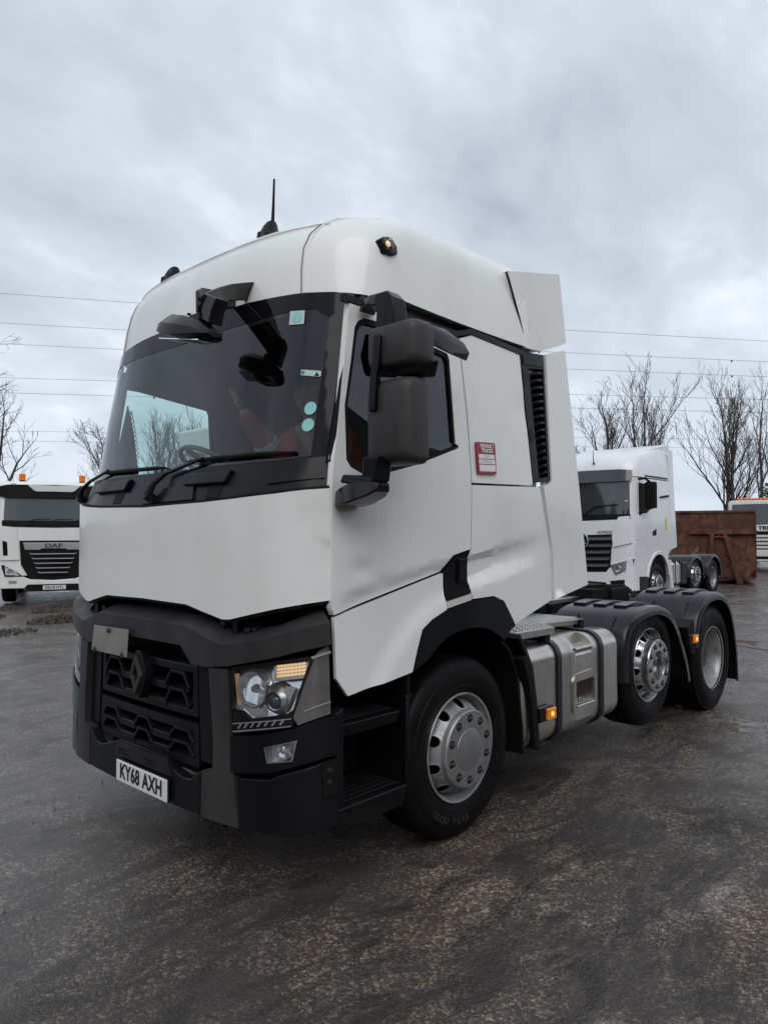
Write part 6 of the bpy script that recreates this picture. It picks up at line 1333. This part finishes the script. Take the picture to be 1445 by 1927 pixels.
mesh('end_wall', RUST, SK, lambda b: b.prism([(-1.30, .55), (-1.05, .15), (1.3, .15), (1.3, 2.50), (.95, 2.52), (.4, 2.49), (-.1, 2.53), (-.7, 2.51), (-1.30, 2.55)], 'x', 0, .05), bevel=.01)
mesh('side_wall', RUST, SK, lambda b: b.prism([(0, .5), (.3, .15), (6, .15), (6, 2.5), (3, 2.46), (0, 2.54)], 'y', -1.32, -1.27), bevel=.01)
mesh('side_wall', RUST, SK, lambda b: b.prism([(0, .15), (6, .15), (6, 2.5), (0, 2.5)], 'y', 1.27, 1.32), bevel=.01)
mesh('rear_wall', RUST, SK, lambda b: b.box(5.95, 6.0, -1.3, 1.3, .15, 2.5), bevel=.01)
mesh('floor_plate', RUST, SK, lambda b: b.box(0, 6, -1.27, 1.27, .15, .22))
mesh('top_rail', RUST, SK, lambda b: b.box(-.04, .08, -1.34, 1.34, 2.44, 2.53), bevel=.015)
mesh('cross_beam', RUST, SK, lambda b: b.box(-.12, .0, -1.36, .75, 1.70, 1.86), bevel=.015)
mesh('frame_strut', RUST, SK, lambda b: b.bar((-.08, .02, 1.72), (-.08, .14, .18), .10, .12), bevel=.01)
mesh('frame_strut', RUST, SK, lambda b: b.bar((-.08, -.38, 1.72), (-.16, -.82, .02), .12, .12), bevel=.01)
mesh('hook_bar', RUST, SK, lambda b: b.tube([(-.1, -.0, 1.58), (-.12, -.2, 1.63), (-.1, -.40, 1.58)], .03, 8))
mesh('skid', RUST, SK, lambda b: b.box(-.18, 6, -.90, -.72, .0, .15), bevel=.01)
mesh('skid', RUST, SK, lambda b: b.box(-.10, 6, .72, .90, .0, .15), bevel=.01)
for k in range(6): mesh('side_rib', RUST, SK, lambda b: b.box(.6 + k * .95, .72 + k * .95, -1.40, -1.32, .2, 2.45), bevel=.01)

# ================================================================ bare trees
def tree(loc, height, spread, label, seed, stems=1, lean=(0, 0), up=.62, dens=1.0, trunk_r=.16, low=.28, group=None, levels=4, clumps=None):
    rnd = random.Random(seed); A = empty('bare_tree', (*loc, 0), 0, label, 'tree', group)
    tb, cb = MB(), MB()
    def seg(b, p, q_, r0, r1, n):
        d = (q_ - p); 
        if d.length < 1e-5: return
        d.normalize(); u = d.orthogonal().normalized(); v = d.cross(u)
        b.add([p + (u * math.cos(2 * math.pi * k / n) + v * math.sin(2 * math.pi * k / n)) * r0 for k in range(n)] + [q_ + (u * math.cos(2 * math.pi * k / n) + v * math.sin(2 * math.pi * k / n)) * r1 for k in range(n)],
              [(k, (k + 1) % n, n + (k + 1) % n, n + k) for k in range(n)])
    def grow(p, d, L, r, lvl):
        n = (7, 6, 5, 4, 3)[min(lvl, 4)]; q_ = p
        for i in range(n):
            wob = (.07, .10, .13, .18, .22)[min(lvl, 4)]
            d = (d + Vector((rnd.gauss(0, wob), rnd.gauss(0, wob), rnd.gauss(0, wob * .6) + (.07 if lvl else .02)))).normalized()
            t_ = (i + 1) / n; r1 = r * (1 - t_ * .62); q2 = q_ + d * L / n
            seg(tb if lvl == 0 else cb, q_, q2, max(.009, r * (1 - (t_ - 1 / n) * .62)), max(.007, r1), 6 if lvl == 0 else 4 if lvl == 1 else 3)
            q_ = q2
            if lvl < levels and (t_ > low or lvl > 0):
                k = (1.6, 1.15, 1.0, .55)[lvl] * dens; k = int(k) + (rnd.random() < k % 1)
                for _ in range(k):
                    a = rnd.uniform(0, 2 * math.pi); sidev = (d.orthogonal().normalized() * math.cos(a) + d.cross(d.orthogonal().normalized()) * math.sin(a))
                    nd = (d * rnd.uniform(.7, 1.1) + sidev * rnd.uniform(.5, .9) * spread + Vector((0, 0, up * .5))).normalized()
                    f = (.50, .58, .56, .6)[lvl] * rnd.uniform(.6, 1.15) * (1.25 - .55 * t_ if lvl == 0 else 1)
                    grow(q_, nd, L * f, max(.010, r1 * .58), lvl + 1)
        if lvl < levels: grow(q_, d, L * .35, max(.010, r * .36), lvl + 1)
    for s_ in range(stems):
        a = 2 * math.pi * s_ / stems + rnd.random(); st_ = 0.14 if stems > 1 else 0.0
        d = Vector((math.cos(a) * st_ + lean[0], math.sin(a) * st_ + lean[1], 1)).normalized()
        grow(Vector((math.cos(a) * .12 * (stems > 1), math.sin(a) * .12 * (stems > 1), -.1)), d, height * .74 * rnd.uniform(.85, 1.0), trunk_r / (1 if stems == 1 else 1.3), 0)
    tb.build('trunk', BARK, A, angle=180); cb.build('crown', BARK, A, smooth=False)
    return A
GT = 'bare winter trees beyond the yard'
tree((37.77, 15.27), 9.6, 1.15, 'bare tree with a thick pollarded trunk, just right of the foreground cab', 21, 1, up=.7, trunk_r=.24, low=.40, group=GT, dens=.9)
tree((39.91, 14.43), 11.2, .75, 'tall bare tree of two upright stems above the parked white cab roof', 5, 2, up=.9, trunk_r=.18, low=.34, group=GT, dens=.70)
tree((41.69, 13.98), 9.9, .55, 'slender leaning bare tree at the rear edge of the parked white cab', 9, 1, lean=(.05, -.06), up=.9, trunk_r=.13, low=.5, group=GT, dens=.8)
tree((45.63, 11.19), 11.4, 1.05, 'broad fan-shaped bare tree with many stems above the rusty container', 33, 3, up=.95, trunk_r=.21, low=.22, group=GT, dens=.78)
tree((47.9, 10.41), 12.2, .6, 'tall narrow bare tree right of the broad fan-shaped one', 14, 2, up=.95, trunk_r=.18, low=.34, group=GT, dens=.62)
tree((50.4, 9.0), 11.5, .7, 'bare tree cut by the right edge of the view', 41, 1, up=.9, trunk_r=.16, low=.3, group=GT, dens=.7)
tree((11.1, 33.8), 10.6, 1.35, 'spreading bare tree at the left edge above the truck with beacons', 18, 1, up=.45, trunk_r=.24, low=.34, group=GT, dens=.85)
tree((18.6, 39.9), 8.2, 1.1, 'small bare tree just left of the foreground windscreen', 27, 1, up=.5, trunk_r=.16, low=.30, group=GT)
for (x_, y_, h_, sd_k, lb) in ((20.9, 36.6, 9.0, 51, 'leftmost of the bare trees seen through the foreground cab windows'), (22.6, 38.2, 10.0, 52, 'second bare tree from the left seen through the foreground cab windows'), (24.2, 37.4, 9.2, 53, 'third bare tree from the left seen through the foreground cab windows'), (26.4, 36.2, 9.0, 54, 'rightmost of the bare trees seen through the foreground cab windows')):
    tree((x_, y_), h_, .9, lb, sd_k, 2, up=.8, trunk_r=.15, low=.3, group=GT, dens=.95, levels=3)
# evergreen shrub at the right edge: many small leaf faces round a stem
def shrub(loc, h_, w_, seed, label):
    rnd = random.Random(seed); A = empty('evergreen_shrub', (*loc, 0), 0, label, 'shrub'); b = MB()
    for i in range(2600):
        a = rnd.uniform(0, 6.283); z_ = rnd.random(); rr_ = w_ * (.35 + .65 * math.sin(min(1, z_ * 1.1 + .1) * math.pi) ** .6) * rnd.random() ** .4 * (1 + .3 * math.sin(a * 3 + z_ * 9))
        c = Vector((rr_ * math.cos(a), rr_ * math.sin(a), h_ * (.1 + .9 * z_))); s_ = rnd.uniform(.05, .11)
        u = Vector((rnd.gauss(0, 1), rnd.gauss(0, 1), rnd.gauss(0, 1))).normalized(); v = u.orthogonal().normalized()
        b.add([c + u * s_, c + v * s_ * .5, c - u * s_, c - v * s_ * .5], [(0, 1, 2, 3)])
    b.build('foliage', mat('evergreen_leaf', (.025, .045, .018), .5, var=.5, vscale=1.5), A, smooth=False)
    mesh('stem', BARK, A, lambda q_: q_.tube([(0, 0, 0), (.1, 0, h_ * .8)], [.1, .03], 6))
shrub((39.9, 7.25), 4.4, 1.3, 3, 'dark evergreen shrub behind the truck with the light bar')

# ================================================================ power cables
cab_y = [('topmost power cable crossing the sky', (32.56, 28.6, 25.31)), ('second power cable from the top', (28.7, 25.5, 22.81)), ('third power cable from the top', (25.99, 23.3, 20.98)), ('fourth power cable from the top', (21.58, 19.8, 18.23)),
         ('fifth power cable from the top', (19.64, 18.05, 16.62)), ('sixth power cable from the top, last but one', (14.69, 14.0, 13.42)), ('lowest of the seven power cables', (13.43, 12.84, 12.32))]
CM = mat('cable_metal', (.24, .25, .27), .6)
for k, (lb, (za, zm, zb)) in enumerate(cab_y):
    pa, pb = Vector((25.3, 99.53, za)), Vector((103.33, 15.03, zb)); pts = []
    for i in range(-30, 55):
        u = i / 24; p = pa.lerp(pb, u); p.z += (zm - (za + zb) / 2) * 4 * max(-1.2, u * (1 - u)); pts.append(p)
    b = MB(); b.tube(pts, .024 if k < 5 else .018, 5)
    o = b.build('power_cable', CM, None); tag(o, lb, 'power cable', 'overhead power cables')
    rnd = random.Random(k)
    if k in (1, 2, 3, 4):
        for i in range(5, 26, 5):
            p = pts[i + 26] + Vector((0, 0, -.12)); mesh('cable_spacer', NUT, o, lambda q_: q_.box(p.x - .08, p.x + .08, p.y - .08, p.y + .08, p.z - .10, p.z + .12), bevel=0)

# ================================================================ ground details
def litter(loc, rx, ry, h_, n_, seed):
    rnd = random.Random(seed); b = MB()
    for i in range(n_):
        a = rnd.uniform(0, 6.283); q_ = rnd.random() ** .6; x_, y_ = loc[0] + rx * q_ * math.cos(a), loc[1] + ry * q_ * math.sin(a)
        z_ = h_ * (1 - q_ ** 1.5) * rnd.uniform(.4, 1.0) + .005; s_ = rnd.uniform(.02, .055)
        u = Vector((rnd.gauss(0, 1), rnd.gauss(0, 1), rnd.gauss(0, .6))).normalized(); v = u.orthogonal().normalized()
        c = Vector((x_, y_, z_ + .012)); b.add([c + u * s_, c + v * s_ * .6, c - u * s_, c - v * s_ * .6, c + u.cross(v) * s_ * .35], [(0, 1, 4), (1, 2, 4), (2, 3, 4), (3, 0, 4), (0, 3, 2, 1)])
    o = b.build('leaf_litter', mat('dead_leaves', (.055, .042, .028), .8, var=.6, vscale=14), None, smooth=False); o['kind'] = 'stuff'; return o
litter((4.25, 10.6), .62, .32, .13, 800, 1); litter((3.6, 13.9), 1.3, .6, .07, 500, 7); litter((2.2, 11.9), 1.0, .7, .015, 260, 8); litter((5.6, 13.4), .8, .4, .08, 300, 9); litter((3.15, 12.3), .7, .35, .09, 600, 2); litter((3.0, 11.4), .35, .18, .05, 220, 3); litter((4.9, 12.6), .4, .3, .05, 200, 4); litter((2.6, 9.6), .8, .5, .02, 240, 5)
rnd = random.Random(5); gbb = MB()      # loose grit and twigs scattered over the yard
for i in range(2600):
    x_, y_ = rnd.uniform(-3.5, 12), rnd.uniform(-6, 9); s_ = rnd.uniform(.002, .0065)
    if rnd.random() < .04: s_ *= 1.8
    u = Vector((rnd.gauss(0, 1), rnd.gauss(0, 1), rnd.gauss(0, .4))).normalized(); v = u.orthogonal().normalized(); w_ = u.cross(v); c = Vector((x_, y_, gz(x_, y_) + s_ * .5))
    gbb.add([c + u * s_ * 1.4, c + v * s_, c - u * s_ * 1.4, c - v * s_, c + w_ * s_ * .8, c - w_ * s_ * .8], [(0, 1, 4), (1, 2, 4), (2, 3, 4), (3, 0, 4), (1, 0, 5), (2, 1, 5), (3, 2, 5), (0, 3, 5)])
tag(gbb.build('grit', mat('stone_grit', (.12, .105, .09), .6, var=.6, vscale=3), None, smooth=False), kind='stuff')
# joint between concrete bays
jd = Vector((-1.4, -3.06)).normalized(); ja = Vector((10.6, 1.35)); nn_ = Vector((-jd.y, jd.x)) * .05; b = MB()
P0_, P1_ = ja - jd * 6, ja + jd * 9; n_ = 60
for i in range(n_):
    a, c = P0_.lerp(P1_, i / n_), P0_.lerp(P1_, (i + 1) / n_); w0 = nn_ * (1 + .3 * noise.noise(Vector((i * .4, 0, 0)))); w1_ = nn_ * (1 + .3 * noise.noise(Vector(((i + 1) * .4, 0, 0))))
    b.add([(a.x + w0.x, a.y + w0.y, gz(a.x, a.y) + .004), (c.x + w1_.x, c.y + w1_.y, gz(c.x, c.y) + .004), (c.x - w1_.x, c.y - w1_.y, gz(c.x, c.y) + .004), (a.x - w0.x, a.y - w0.y, gz(a.x, a.y) + .004)], [(0, 1, 2, 3)])
o = b.build('concrete_joint', mat('joint_filler', (.018, .016, .015), .5, bump=.4, bscale=30), None, angle=180); o['kind'] = 'structure'
# wooded bank behind the photographer, closing the yard
bk = MB(); n_ = 160; rows = []
for r in range(5):
    row = []
    for i in range(n_ + 1):
        a = R(90) + R(360) * i / n_; back = smooth01((1.0 - math.cos(a - R(225)) * -1 - 0.55) / .55); rad = 46 + r * 3.5 + 18 * (1 - back); h_ = (.20 + .80 * back) * (0, 6.5, 11.4, 13.6, 9.0)[r] * (1 + .28 * noise.noise(Vector((math.cos(a) * 6, math.sin(a) * 6 + r * .1, 0)))) + (.2 + .7 * back) * noise.noise(Vector((i * 1.3, r, 2)))
        row.append((rad * math.cos(a) - 2, rad * math.sin(a) - 3, max(-.2, h_ if r else -.2)))
    rows.append(row)
bk.loft(rows, closed=False)
o = bk.build('hill', mat('wooded_hill', (.030, .033, .020), .9, var=.5, vscale=.4, bump=.8, bscale=3), None, angle=180); o['kind'] = 'structure'
